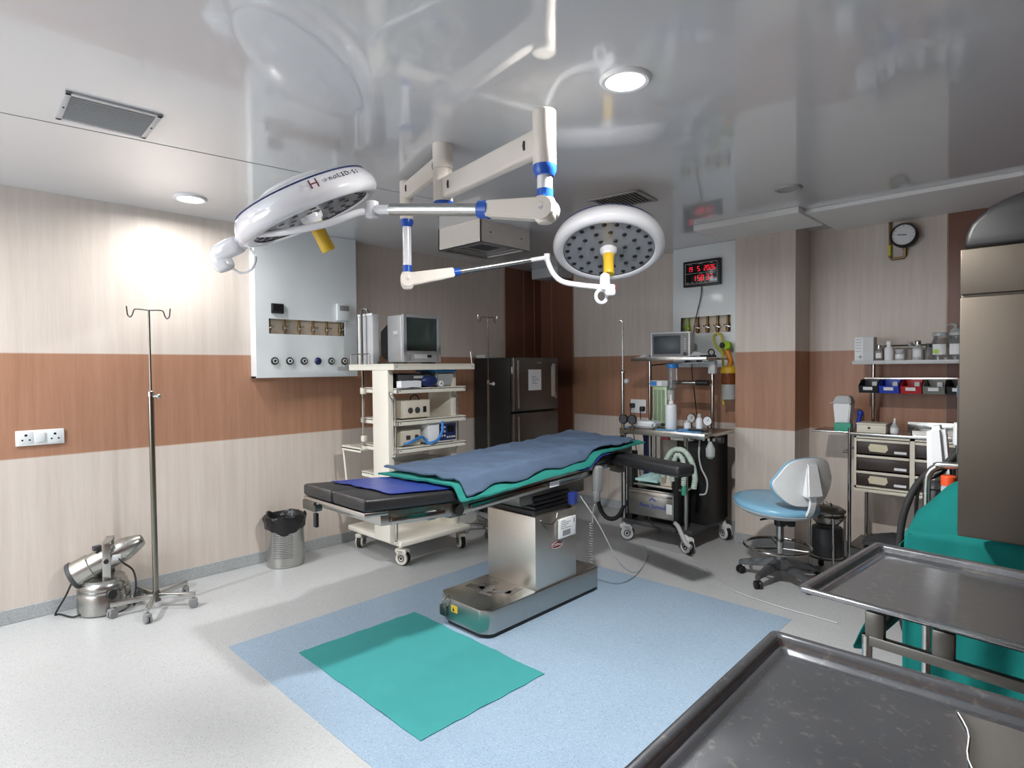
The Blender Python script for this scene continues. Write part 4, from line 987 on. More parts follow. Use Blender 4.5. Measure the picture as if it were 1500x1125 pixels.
yc = yf - .0425
face = MB().box(kx0 + .022, kx1 - .022, yc - .002, yc + .002, kz0 + .022, kz1 - .022, .001).build('face', 'black_gloss', CK)
mb = MB()
def hline(a, b, z, w=.0016): mb.box(a, b, yc - .0026, yc - .002, z - w, z + w)
def vline(x, a, b, w=.0016): mb.box(x - w, x + w, yc - .0026, yc - .002, a, b)
hline(kx0 + .026, kx1 - .026, kz1 - .026); hline(kx0 + .026, kx1 - .026, kz0 + .026); vline(kx0 + .026, kz0 + .026, kz1 - .026); vline(kx1 - .026, kz0 + .026, kz1 - .026); hline(kx0 + .03, kx1 - .03, 2.425, .0010)
for i, tx in enumerate(('DATE', 'MONTH', 'YEAR')): mb.text(tx, .012, face_T((kx0 + .075 + i * .105, yc - .0024, kz1 - .036), (1, 0, 0), (0, 0, 1)), .0002)
for i, tx in enumerate(('SUN', 'MON', 'TUE', 'WED', 'THU', 'FRI', 'SAT')): mb.text(tx, .012, face_T((kx0 + .05 + i * .044, yc - .0024, kz0 + .038), (1, 0, 0), (0, 0, 1)), .0002)
mb.text('TIME', .012, face_T((kx0 + .18, yc - .0024, 2.417), (1, 0, 0), (0, 0, 1)), .0002)
mb.build('print', 'print_white', face)
SEGS = {'0': 'abcdef', '1': 'bc', '2': 'abged', '3': 'abgcd', '4': 'fgbc', '5': 'afgcd', '6': 'afgedc', '7': 'abc', '8': 'abcdefg', '9': 'abcdfg'}
def digit(ch, x, z, w, h):
    mb = MB(); t = w * .16
    def hb(zz): mb.box(x + t * .4, x + w - t * .4, yc - .003, yc - .002, zz - t / 2, zz + t / 2)
    def vb(xx, za, zb_): mb.box(xx - t / 2, xx + t / 2, yc - .003, yc - .002, za + t * .3, zb_ - t * .3)
    for s_ in SEGS[ch]:
        {'a': lambda: hb(z + h), 'g': lambda: hb(z + h / 2), 'd': lambda: hb(z), 'b': lambda: vb(x + w, z + h / 2, z + h), 'c': lambda: vb(x + w, z, z + h / 2), 'f': lambda: vb(x, z + h / 2, z + h), 'e': lambda: vb(x, z, z + h / 2)}[s_]()
    mb.build('digit', 'seg', face)
for txt, x, z, w, h in (('19', kx0 + .050, 2.445, .018, .042), ('5', kx0 + .150, 2.445, .020, .042), ('2026', kx0 + .215, 2.445, .018, .042), ('1', kx0 + .105, 2.355, .022, .048), ('58', kx0 + .150, 2.355, .022, .048), ('37', kx0 + .235, 2.355, .022, .048)):
    for i, ch in enumerate(txt): digit(ch, x + i * w * 1.6, z, w, h)
MB().tube([(2.15, yf - .020, 2.304), (2.14, yf - .018, 2.2), (2.09, yf - .018, 2.0), (2.06, yf - .018, 1.8), (2.05, yf - .022, 1.6), (2.055, yf - .02, 1.48), (2.05, yf + .04, 1.25), (2.04, 5.38, 1.08)], .0045, 8, 8).build('power_lead', 'black', CK)

# suction jar hung on the panel, with yellow hose and regulator
SJ = thing('suction_regulator', 'yellow suction regulator with amber jar hanging from the back gas panel by the pier', 'suction regulator', (2.42, yf, 1.40))
MB().cyl((2.42, yf - .0005, 1.70), (2.42, yf - .06, 1.70), .022).build('wall_adaptor', 'ltgrey', SJ)
MB().lathe([(.038, 0), (.04, .01), (.04, .035), (.03, .045), (0, .045)], (2.445, yf - .09, 1.73), (-.3, -1, .1), 24).build('dial_cover', 'lime', SJ)
MB().lathe([(.026, 0), (.026, .02), (0, .02)], (2.405, yf - .12, 1.735), (-.5, -1, .1), 20).build('gauge', 'dkgrey', SJ)
MB().tube([(2.42, yf - .075, 1.72), (2.435, yf - .08, 1.66), (2.455, yf - .08, 1.60), (2.45, yf - .08, 1.56)], .024, 12, 6).build('regulator_body', 'orange', SJ)
MB().lathe([(.072, 0), (.075, .01), (.070, .05), (.045, .065), (.03, .07)], (2.445, yf - .085, 1.485), (0, 0, 1), 28).build('jar_lid', 'yellow', SJ)
MB().lathe([(.052, -.24), (.060, -.235), (.064, -.02), (.066, 0)], (2.445, yf - .085, 1.485), (0, 0, 1), 28).build('jar', 'frost', SJ)
MB().lathe([(.066, -.10), (.069, -.095), (.069, -.0), (.066, 0)], (2.445, yf - .085, 1.485), (0, 0, 1), 28).build('jar_band', 'amber', SJ)
MB().tube([(2.40, yf - .07, 1.66), (2.35, yf - .05, 1.685), (2.29, yf - .03, 1.75), (2.27, yf - .025, 1.82), (2.30, yf - .025, 1.85), (2.345, yf - .03, 1.83), (2.365, yf - .05, 1.75), (2.375, yf - .07, 1.65), (2.385, yf - .08, 1.55), (2.38, yf - .08, 1.40), (2.385, yf - .06, 1.20)], .009, 10, 8).build('hose', 'hose_yellow', SJ)

# white wall socket with black plugs
WS = thing('socket_plate', 'white wall socket with two black plugs behind the anaesthesia workstation', 'socket', (1.37, YB, 1.065))
MB().box(1.275, 1.46, YB - .014, YB, 1.06, 1.205, .004).build('plate', 'white', WS)
for xx, zz in ((1.31, 1.14), (1.43, 1.11)):
    p_ = MB().obox((xx, YB - .035, zz), (.045, .05, .05), None, .01).build('plug', 'black', WS)
    MB().tube([(xx, YB - .055, zz - .01), (xx, YB - .07, zz - .08), (xx + .03, YB - .06, zz - .3), (xx + .1, YB - .05, zz - .7), (xx + .14, YB - .05, .02)], .005, 8, 6).build('plug_lead', 'black', p_)

# ---------------------------------------------------------------- anaesthesia workstation
AW = thing('anaesthesia_workstation', 'steel anaesthesia workstation on white castors against the back wall', 'anaesthesia machine', (2.1, 4.8, 0))
ax0, ax1, ay0, ay1 = 1.785, 2.415, 4.50, 5.12
for x, y, a in ((ax0 + .005, ay0, .5), (2.385, ay0, -.4), (2.44, 5.10, -.5), (1.80, 5.08, 2.5)): caster(AW, x, y, a, .165, .062, 'white')
for x, y, z1 in ((ax0, ay0, 1.0), (ax1 - .03, ay0, 1.0)): MB().cyl((x, y, .15), (x, y, z1), .018).build('leg', 'chrome', AW)
for x in (ax0 + .01, ax1): MB().cyl((x, 4.93, .17), (x, 4.93, 1.60), .017, None, 18).build('post', 'chrome', AW)
MB().box(ax0, ax1 + .03, ay0 - .02, 5.12, .155, .195, .006).build('base_frame', 'dkgrey', AW)
MB().box(2.18, 2.47, 4.72, 5.12, .195, .96, .012).build('rear_cabinet', 'black', AW)
MB().box(1.87, 2.17, 4.98, 5.02, .48, .96, .004).build('back_plate', 'ivory', AW)
MB().box(1.80, 1.87, 4.80, 4.84, .20, .98, .004).build('gas_cylinder_guard', 'navy', AW)
for x in (1.99, 2.04): MB().cyl((x, 4.60, .62), (x, 4.60, .97), .012).build('rail_rod', 'steel', AW)
MB().box(ax0 + .02, ax1 - .04, ay0 + .0, 4.95, .505, .525, .004).build('lower_shelf', 'steel', AW)
dw = MB().box(1.84, 2.285, ay0 - .02, 4.92, .245, .485, .012).build('drawer_unit', 'steel_h', AW)
MB().box(1.86, 2.27, ay0 - .034, ay0 - .02, .432, .447, .003).build('drawer_handle', 'chrome', dw)
mb = MB(); mb.box(1.84, 2.285, ay0 - .0225, ay0 - .0195, .468, .474); mb.build('drawer_gap', 'black', dw)
mb = MB(); T = face_T((2.08, ay0 - .0215, .345), (1, 0, 0), (0, 0, 1))
mb.text('Anes Sumed', .052, T, .0006); mb.prism([(-.035, .045), (.0, .075), (.045, .045), (.03, .045), (.0, .063), (-.02, .045)], 0, .0012, T); mb.build('maker_lettering', 'print_blue', dw)
MB().box(2.215, 2.27, ay0 - .0222, ay0 - .019, .30, .385, .001).build('white_label', 'paper', dw)
for x in (1.845, 2.29):
    MB().box(x - .028, x + .028, ay0 - .01, ay0 + .09, .20, .80, .006).build('black_upright', 'black', AW)
MB().tube([(2.31, 4.46, .24), (2.36, 4.42, .225), (2.44, 4.38, .13), (2.50, 4.36, .10)], .018, 12, 6).build('brake_pedal_arm', 'ltgrey', AW)
MB().tube([(1.80, 4.46, .93), (1.70, 4.42, .85), (1.58, 4.42, .6), (1.55, 4.43, .32), (1.62, 4.45, .18), (1.74, 4.46, .20), (1.80, 4.52, .35)], .020, 12, 8).build('black_hose', 'rubber', AW)
MB().tube([(2.02, 4.5, .26), (2.08, 4.47, .20), (2.14, 4.47, .17), (2.2, 4.52, .18)], .006, 8, 6).build('cable', 'black', AW)
# worktop
WZ = 1.0
mb = MB(); mb.box(1.75, 2.56, 4.48, 5.04, WZ - .035, WZ - .004, .004); mb.box(1.75, 2.56, 4.478, 4.490, WZ - .045, WZ + .004, .003); mb.build('worktop', 'steel_h', AW)
MB().box(2.15, 2.42, 4.50, 4.70, .93, .962, .004).build('control_block', 'steel', AW)
MB().obox((2.20, 4.50, .945), (.07, .03, .04), None, .004).build('vaporiser_block', 'darkred', AW)
mb = MB(); mb.obox((2.50, 4.66, .94), (.26, .06, .05), None, .008); mb.build('rail_block', 'black', AW)
for k in range(5): MB().cyl((2.40 + k * .045, 4.63, .945), (2.40 + k * .045, 4.60, .945), .012, None, 12).build('connector', 'chrome', AW)
for x, y, lab in ((1.80, 4.47, 0), (2.46, 4.74, 1), (2.22, 4.92, 2), (1.89, 4.47, 3)):
    zc = WZ + .085 if lab else WZ + .085
    g = MB().lathe([(.040, 0), (.043, .005), (.043, .026), (.040, .030), (.037, .026)], (x, y + .015, zc), (0, -1, 0), 28, False).build('pressure_gauge', 'chrome' if lab in (1, 2) else 'black', AW)
    MB().lathe([(0, .022), (.038, .022)], (x, y + .015, zc), (0, -1, 0), 28, False).build('gauge_dial', 'paper' if lab in (1, 2) else 'dkgrey', g)
    MB().obox((x + .006, y - .0085, zc + .008), (.004, .001, .028), Ry(.7)).build('gauge_needle', 'print_black', g)
    MB().cyl((x, y, WZ - .01), (x, y, zc - .035), .008, None, 10).build('gauge_stem', 'brass', g)
# flow meter bank
mb = MB(); mb.box(1.93, 2.07, 4.75, 4.80, WZ, WZ + .37, .004); fm = mb.build('flowmeter_block', 'green_glass', AW)
for k in range(3):
    MB().cyl((1.96 + k * .04, 4.742, WZ + .06), (1.96 + k * .04, 4.742, WZ + .34), .011, None, 12).build('flow_tube', 'clear', fm)
    MB().lathe([(.014, 0), (.014, .03), (0, .03)], (1.96 + k * .04, 4.75, WZ + .03), (0, -1, 0), 14).build('flow_knob', ('lime', 'white', 'dkgrey')[k], fm)
hd = MB().box(1.915, 2.085, 4.735, 4.81, WZ + .37, WZ + .425, .004).build('flowmeter_header', 'ltgrey', AW)
MB().box(1.92, 1.975, 4.732, 4.736, WZ + .378, WZ + .417).build('blue_label', 'tube_blue', hd); MB().box(1.985, 2.03, 4.732, 4.736, WZ + .378, WZ + .417).build('white_label', 'paper', hd)
# middle bar and shelf
mb = MB(); mb.box(ax0, ax1, 4.90, 4.96, 1.385, 1.395, .002); mb.build('middle_shelf', 'steel', AW)
mb = MB(); mb.cyl((2.07, 4.86, 1.405), (2.30, 4.86, 1.405), .017); mb.cyl((2.04, 4.86, 1.405), (2.08, 4.86, 1.405), .022); mb.build('sliding_bar', 'chrome', AW)
MB().cyl((2.30, 4.86, 1.405), (2.41, 4.86, 1.405), .024).build('bar_grip', 'black', AW)
# top shelf
mb = MB(); mb.box(1.72, 2.46, 4.72, 5.14, 1.605, 1.622, .004); mb.box(1.72, 2.46, 4.715, 4.725, 1.60, 1.632, .003); ts = mb.build('top_shelf', 'steel_h', AW)
for x in (2.27, 2.36): MB().cyl((x, 4.80, 1.597), (x, 4.80, 1.606), .012, None, 12).build('bolt', 'dkgrey', ts)
MB().tube([(1.80, 4.93, 1.56), (2.1, 4.80, 1.575), (2.41, 4.93, 1.585)], .008, 8, 6).build('shelf_brace', 'steel', AW)
mb = MB(); mb.obox((ax1, 4.93, 1.54), (.07, .06, .12), None, .015); mb.build('post_clamp', 'ltgrey', AW)
# suction bottle that hangs from the top shelf
sb_ = MB().lathe([(.050, 0), (.052, .005), (.052, .03), (.040, .04)], (2.10, 4.80, 1.535), (0, 0, 1), 24).build('trap_cap', 'tube_blue', AW)
MB().lathe([(.03, -.19), (.042, -.175), (.044, 0)], (2.10, 4.80, 1.535), (0, 0, 1), 24).build('trap_jar', 'clear', AW)
MB().lathe([(.03, -.29), (.038, -.285), (.038, -.20), (.012, -.19), (.012, -.12)], (2.08, 4.80, 1.535), (0, 0, 1), 22).build('trap_bulb', 'frost', AW)
# corrugated hoses
def corr(pts, r, name, m_, parent):
    P = catmull(pts, 14); L_ = [0]
    for a, b in zip(P, P[1:]): L_.append(L_[-1] + (b - a).length)
    n = len(P)
    MB().tube(P, lambda t: r * (1 + .10 * math.sin(L_[min(n - 1, int(round(t * (n - 1))))] * 330)), 12).build(name, m_, parent)
corr([(2.20, 4.455, .62), (2.22, 4.45, .74), (2.30, 4.44, .85), (2.40, 4.43, .86), (2.47, 4.43, .78), (2.50, 4.43, .66), (2.49, 4.43, .56)], .022, 'breathing_hose', 'hose_mint', AW)
corr([(2.30, 4.43, .60), (2.31, 4.42, .72), (2.35, 4.41, .82), (2.40, 4.405, .80), (2.42, 4.40, .70), (2.41, 4.41, .58)], .020, 'breathing_hose', 'hose_mint', AW)
MB().lathe([(.016, 0), (.02, .03), (.02, .06), (.012, .09)], (2.41, 4.41, .50), (.1, 0, 1), 16).build('hose_connector', 'teal_box', AW)
MB().tube([(2.45, 4.62, .95), (2.47, 4.56, .82), (2.51, 4.52, .72), (2.56, 4.52, .62), (2.55, 4.52, .52), (2.50, 4.51, .50)], .007, 8, 8).build('sample_line', 'ltgrey', AW)
MB().lathe([(.018, 0), (.035, .02), (.038, .08), (.02, .12), (.014, .14)], (2.55, 4.60, .79), (0, 0, 1), 20).build('water_trap', 'frost', AW)
dp = MB().cyl((1.735, 4.56, .20), (1.735, 4.56, 1.505), .016).build('drip_pole', 'chrome', AW)
MB().cyl((1.735, 4.56, 1.50), (1.735, 4.56, 1.95), .0065, None, 12).build('extension_rod', 'chrome', dp)
MB().lathe([(.024, 0), (.024, .012), (.012, .03)], (1.735, 4.56, 1.495), (0, 0, 1), 18).build('clamp_collar', 'steel', dp)
MB().sph((1.775, 4.56, 1.42), .024, 14, 10).build('clamp_knob', 'ltgrey', dp)
MB().tube([(1.735, 4.56, 1.945), (1.728, 4.555, 1.965), (1.71, 4.55, 1.97), (1.705, 4.55, 1.95)], .005, 8, 5).build('hook', 'chrome', dp)
mb = MB(); mb.obox((1.745, 4.555, .96), (.05, .06, .05), None, .006); mb.obox((1.745, 4.555, .20), (.06, .08, .05), None, .006); mb.build('pole_bracket', 'steel', dp)

# patient monitor and small things on the workstation
PM = thing('patient_monitor', 'grey patient monitor with dark screen on the top shelf of the workstation', 'monitor', (2.06, 4.86, 1.622))
R = Rz(.12); c = V((2.06, 4.84, 1.7425)); 
MB().obox(c + R @ V((0, .06, 0)), (.36, .12, .225), R, .02, 3).build('housing', 'ltgrey', PM)
mb = MB(); mb.obox(c + R @ V((0, -.008, 0)), (.368, .022, .232), R, .008, 3); bz_ = mb.build('bezel', 'white', PM)
MB().obox(c + R @ V((0, -.020, 0)), (.342, .004, .208), R, .006).build('front_panel', 'grey', bz_)
MB().obox(c + R @ V((-.028, -.0235, .002)), (.255, .004, .165), R, .002).build('screen', 'screen_blue', PM)
for k in range(5): MB().cyl(c + R @ V((.142, -.021, .05 - k * .022)), c + R @ V((.142, -.026, .05 - k * .022)), .007, None, 12).build('button', 'ltgrey', bz_)
MB().cyl(c + R @ V((.142, -.021, -.082)), c + R @ V((.142, -.036, -.082)), .015, None, 18).build('dial_knob', 'black', bz_)
mb = MB()
for s_ in (-1, 1): mb.obox(c + R @ V((s_ * .12, .06, -.1125)), (.06, .10, .012), R, .002)
mb.build('foot_bar', 'rubber', PM)
mb = MB(); mb.sheet(lambda u, v: V((1.735 + .10 * u, 4.74 + .2 * v, 1.632 + .006 * wr(u * 4, v * 4, 1, 3) + .035 * math.exp(-((u - .6) ** 2 + (v - .5) ** 2) * 9))), 14, 14, .008)
solo(mb, 'folded_paper', 'paper', 'crumpled white paper at the left end of the workstation top shelf', 'paper', (1.78, 4.8, 1.622), None, 70)
mb = MB()
for k in range(3): mb.tube([(2.27 + .01 * k, 4.79, 1.632 + .006 * k), (2.32, 4.76 + .01 * k, 1.645 + .012 * k), (2.38, 4.78, 1.64 + .008 * k), (2.44, 4.80 + .02 * k, 1.636), (2.36, 4.86 + .01 * k, 1.634), (2.28, 4.84, 1.632 + .005 * k)], .008, 8, 8)
solo(mb, 'coiled_cables', 'ltgrey', 'coil of pale grey cables right of the patient monitor', 'cable', (2.35, 4.8, 1.622))
mb = MB(); mb.tube([(2.39, 4.75, 1.634), (2.46, 4.74, 1.634), (2.53, 4.745, 1.634)], .011, 10, 5); mb.ring((2.49, 4.745, 1.665), (0, 1, .2), .026, .006, 20, 8)
solo(mb, 'laryngoscope', 'black', 'black scope handle with a small ring lying at the right end of the top shelf', 'instrument', (2.46, 4.745, 1.622))
SB = thing('squeeze_bottle', 'tall white plastic bottle with a nozzle on the workstation top', 'bottle', (2.185, 4.62, WZ + .004))
MB().lathe([(.044, 0), (.048, .006), (.048, .20), (.044, .212), (.02, .222)], (2.185, 4.62, WZ + .006), (0, 0, 1), 28).build('body', 'bottle_white', SB)
MB().lathe([(.022, .218), (.022, .245), (.010, .255), (.007, .285), (.010, .288), (.010, .302), (0, .306)], (2.185, 4.62, WZ + .006), (0, 0, 1), 20).build('nozzle_cap', 'white', SB)
mb = MB(); mb.raw([(1.86, 4.53, WZ + .012), (2.06, 4.53, WZ + .012), (2.06, 4.64, WZ + .012), (1.86, 4.64, WZ + .012), (1.84, 4.51, WZ + .072), (2.09, 4.51, WZ + .072), (2.09, 4.66, WZ + .072), (1.84, 4.66, WZ + .072)], [[3, 2, 1, 0], [4, 5, 6, 7], [0, 1, 5, 4], [1, 2, 6, 5], [2, 3, 7, 6], [3, 0, 4, 7]])
bmesh.ops.bevel(mb.bm, geom=mb.bm.edges[:], offset=.018, segments=3, affect='EDGES'); solo(mb, 'white_tray', 'bottle_white', 'shallow white tray on blue wrap at the left of the workstation top', 'tray', (1.95, 4.58, WZ), None, 50)
def wrap(x0, x1, y0, y1, sd_, lab, m_='skyblue', z=WZ + .004, th=.004):
    mb = MB(); mb.sheet(lambda u, v: V((x0 + (x1 - x0) * u + .008 * wr(u * 6, v * 6, 1, sd_), y0 + (y1 - y0) * v + .008 * wr(u * 6, v * 6, 1, sd_ + 4), z + th + .003 * (1 + wr(u * 7, v * 7, 1, sd_ + 8)))), 20, 20, th)
    return solo(mb, 'wrapping_sheet', m_, lab, 'wrap', ((x0 + x1) / 2, (y0 + y1) / 2, z), None, 70)
wrap(1.77, 1.835, 4.50, 4.72, 3, 'pale blue wrap at the left edge of the workstation top')
wrap(2.10, 2.50, 4.495, 4.565, 6, 'bright blue wrap along the front edge of the workstation top')
wrap(2.245, 2.435, 4.62, 4.80, 8, 'blue wrap spread behind the tall white bottle', 'skyblue')
mb = MB(); mb.obox((2.43, 4.585, WZ + .022), (.12, .028, .016), Rz(.2), .004); solo(mb, 'mask_strap', 'black', 'small black strap lying on the front of the workstation top', 'strap', (2.43, 4.58, WZ + .008))
for x, y, h, lab in ((2.30, 4.69, .075, 'squat white medicine bottle right of the tall bottle on the workstation'), (2.385, 4.74, .13, 'small white spray bottle near the right gauge on the workstation')):
    b_ = thing('medicine_bottle', lab, 'bottle', (x, y, WZ + .012))
    zz = WZ + .014
    MB().lathe([(.026, 0), (.029, .004), (.029, h * .6), (.02, h * .72), (.012, h * .76)], (x, y, zz), (0, 0, 1), 22).build('body', 'bottle_white', b_)
    MB().lathe([(.016, h * .74), (.016, h * .95), (.010, h * .98), (.010, h), (0, h)], (x, y, zz), (0, 0, 1), 18).build('cap', 'ltgrey', b_)
mb = MB(); mb.sheet(lambda u, v: V((1.88 + .22 * u, 4.53 + .22 * v, .56 + .05 * math.sin(u * PI) * math.sin(v * PI) * (1 + .6 * wr(u * 5, v * 5, 1, 5)))), 24, 24, .02)
solo(mb, 'crumpled_drape', 'mint', 'crumpled pale green drape on the lower shelf of the workstation', 'drape', (2.0, 4.62, .526), None, 70)
solo(MB().box(2.13, 2.25, 4.53, 4.72, .527, .62, .004), 'carton', 'ivory', 'small cream carton on the lower shelf right of the green drape', 'box', (2.19, 4.6, .527))
# ---------------------------------------------------------------- doctor's stool
SX, SY = 3.185, 4.37
ST = thing('wheeled_stool', 'wheeled stool with pale blue seat and white backrest in front of the pier', 'stool', (SX, SY, 0))
hub = MB().lathe([(.05, .085), (.055, .11), (.045, .15), (.038, .19), (.03, .20)], (SX, SY, 0), (0, 0, 1), 24).build('base_hub', 'stool_base', ST)
for i in range(5):
    a = math.radians(187 + 28.6 + 72 * i); d = V((math.cos(a), math.sin(a), 0)); n = V((-d.y, d.x, 0)); c = V((SX, SY, 0))
    vs = []
    for r, z0, z1, w in ((.03, .10, .165, .036), (.16, .085, .135, .030), (.265, .07, .105, .022), (.285, .06, .10, .020)):
        q = c + d * r; vs += [q - n * w + V((0, 0, z0)), q + n * w + V((0, 0, z0)), q + n * w * .7 + V((0, 0, z1)), q - n * w * .7 + V((0, 0, z1))]
    fs = [[0, 1, 2, 3], [12, 15, 14, 13]] + [[4 * k + j, 4 * k + (j + 1) % 4, 4 * k + 4 + (j + 1) % 4, 4 * k + 4 + j] for k in range(3) for j in range(4)]
    mb = MB(); mb.raw(vs, fs); bmesh.ops.bevel(mb.bm, geom=mb.bm.edges[:], offset=.006, segments=2, affect='EDGES'); lg = mb.build('base_leg', 'stool_base', ST)
    e = c + d * .272; ax = Rz(a + .9) @ V((0, 1, 0)); w = MB()
    for sg in (-1, 1): w.lathe([(.010, -.011), (.026, -.010), (.029, -.004), (.029, .006), (.022, .011)], e + ax * sg * .015 + V((0, 0, .029)), ax * sg, 22)
    w.cyl(e + V((0, 0, .03)), e + V((0, 0, .075)), .009, None, 10); w.cyl(e - ax * .02 + V((0, 0, .029)), e + ax * .02 + V((0, 0, .029)), .012); w.build('caster', 'black', lg)
MB().cyl((SX, SY, .16), (SX, SY, .44), .025, None, 22).build('gas_column', 'chrome', ST)
MB().cyl((SX, SY, .40), (SX, SY, .475), .038, .042, 22).build('column_sleeve', 'black', ST)
fr = MB().ring((SX - .02, SY, .245), (0, 0, 1), .225, .011, 56, 10).build('foot_ring', 'chrome', ST)
for k in range(3):
    a = .5 + k * 2 * PI / 3; MB().cyl((SX, SY, .235), (SX - .02 + .22 * math.cos(a), SY + .22 * math.sin(a), .245), .008, None, 10).build('ring_spoke', 'chrome', fr)
mb = MB(); mb.box(SX - .11, SX + .14, SY - .075, SY + .075, .462, .50, .012); mb.obox((SX + .10, SY - .03, .46), (.16, .05, .05), Rz(-.3), .01); mb.cyl((SX + .02, SY - .07, .472), (SX + .0, SY - .17, .455), .007); mb.build('tilt_mechanism', 'black', ST)
sx = SX - .05
mb = MB(); mb.lathe([(.10, 0), (.20, .008), (.245, .03), (.252, .050), (.245, .070), (.215, .083), (.12, .086), (0, .082)], (0, 0, 0), (0, 0, 1), 48)
mb.bm.transform(Matrix.Translation((sx, SY, .50)) @ Matrix.Rotation(.07, 4, 'Y') @ Matrix.Diagonal((1.20, 1.10, 1, 1))); mb.build('seat', 'seat_blue', ST, 60)
mb = MB(); mb.lathe([(.09, -.012), (.205, -.004), (.247, .026), (.25, .034), (.246, .036)], (0, 0, 0), (0, 0, 1), 48)
mb.bm.transform(Matrix.Translation((sx, SY, .4985)) @ Matrix.Rotation(.07, 4, 'Y') @ Matrix.Diagonal((1.20, 1.10, 1, 1))); mb.build('seat_shell', 'ltgrey', ST, 60)
# backrest: a rounded hexagon shell, curved around the sitter, its white rear side towards the door
def back_pt(y, z, off):
    return V((SX + .235 + off - 1.1 * y * y + .12 * (z - .62) * .6, SY + .02 + y, z))
outline = [(-.10, .595), (.10, .595), (.20, .655), (.25, .74), (.225, .80), (.125, .91), (-.125, .91), (-.225, .80), (-.25, .74), (-.20, .655)]
def backshell(off0, off1, sc, name, m_):
    P = catmull([V((y, z, 0)) for y, z in outline], 4, True); cyy, czz = 0, .755; mb = MB(); n = len(P); rings = []
    for s_ in (0.0, .35, .7, 1.0):
        rings.append([(y_ * s_ * sc, czz + (z_ - czz) * s_ * sc) for y_, z_ in ((p.x, p.y) for p in P)])
    def side(off, flip):
        vs = [back_pt(0, czz, off)]; fs = []
        for r_ in rings[1:]: vs += [back_pt(y, z, off) for y, z in r_]
        for k in range(n): fs.append([0, 1 + k, 1 + (k + 1) % n])
        for q in range(2):
            for k in range(n): a = 1 + q * n; b = a + n; fs.append([a + k, b + k, b + (k + 1) % n, a + (k + 1) % n])
        return vs, fs
    v0, f0 = side(off0, 0); v1, f1 = side(off1, 0); m = len(v0); o = 1 + 2 * n
    mb.raw(v0 + v1, f0 + [[i + m for i in f[::-1]] for f in f1] + [[o + k, o + (k + 1) % n, m + o + (k + 1) % n, m + o + k] for k in range(n)])
    return mb.build(name, m_, ST, 50)
backshell(-.018, -.002, 1.0, 'backrest_pad', 'seat_blue'); bs = backshell(0, .016, .985, 'backrest_shell', 'white')
mb = MB(); vs = [back_pt(y, z, .012) + V((dx, 0, 0)) for dx in (0, .045) for y, z in ((-.065, .66), (.065, .66), (.045, .885), (-.045, .885))]
vs[4:6] = [v + V((.02, 0, 0)) for v in vs[4:6]]; vs[6:8] = [v - V((.03, 0, 0)) for v in vs[6:8]]
mb.raw(vs, [[3, 2, 1, 0], [4, 5, 6, 7], [0, 1, 5, 4], [1, 2, 6, 5], [2, 3, 7, 6], [3, 0, 4, 7]]); bmesh.ops.bevel(mb.bm, geom=mb.bm.edges[:], offset=.010, segments=2, affect='EDGES')
mb.build('backrest_bracket', 'white', bs)
pts = [V((SX + .05, SY - .01, .49)), V((SX + .18, SY, .485)), V((SX + .25, SY + .012, .53)), V((SX + .275, SY + .02, .60)), V((SX + .275, SY + .02, .68))]
P = catmull(pts, 6); mb = MB(); vs = []
for i, p in enumerate(P):
    t = (P[min(i + 1, len(P) - 1)] - P[max(i - 1, 0)]).normalized(); n = V((0, 1, 0)); u = n.cross(t).normalized()
    vs += [p - n * .024 - u * .008, p + n * .024 - u * .008, p + n * .024 + u * .008, p - n * .024 + u * .008]
m = len(P); mb.raw(vs, [[0, 3, 2, 1], [4 * m - 4, 4 * m - 3, 4 * m - 2, 4 * m - 1]] + [[4 * k + j, 4 * k + (j + 1) % 4, 4 * k + 4 + (j + 1) % 4, 4 * k + 4 + j] for k in range(m - 1) for j in range(4)])
mb.build('back_arm', 'white', ST)

ST.rotation_euler = (0, 0, -.5); WM[ST.name] = WM[ST.name] @ Matrix.Rotation(-.5, 4, 'Z')

# ---------------------------------------------------------------- steel bowl stand behind the stool
DX, DY = 3.375, 4.80
DR = thing('bowl_stand', 'steel lidded bowl on a low wheeled frame behind the stool', 'bowl stand', (DX, DY, 0))
MB().lathe([(.02, .35), (.075, .36), (.108, .40), (.118, .455), (.122, .46)], (DX, DY, 0), (0, 0, 1), 36).build('bowl', 'steel', DR)
ld = MB().lathe([(.125, .46), (.125, .468), (.09, .492), (.03, .50), (0, .50)], (DX, DY, 0), (0, 0, 1), 36).build('lid', 'steel_dark', DR)
MB().tube([(DX - .03, DY, .498), (DX - .02, DY, .52), (DX + .02, DY, .52), (DX + .03, DY, .498)], .006, 8, 5).build('lid_handle', 'chrome', ld)
MB().ring((DX, DY, .425), (0, 0, 1), .120, .007, 40, 8).build('support_ring', 'chrome', DR)
for k in range(4):
    a = .6 + k * PI / 2; d = V((math.cos(a), math.sin(a), 0)); q = V((DX, DY, 0)) + d * .122
    MB().cyl((q.x, q.y, .05), (q.x, q.y, .43), .009, None, 12).build('leg', 'chrome', DR); caster(DR, q.x, q.y, a, .07, .024, 'black', w=.018)
MB().ring((DX, DY, .12), (0, 0, 1), .122, .007, 40, 8).build('bumper_ring', 'rubber', DR)
MB().lathe([(.06, .115), (.105, .13), (.105, .33), (.10, .34)], (DX, DY, 0), (0, 0, 1), 30).build('bucket', 'dkgrey', DR)

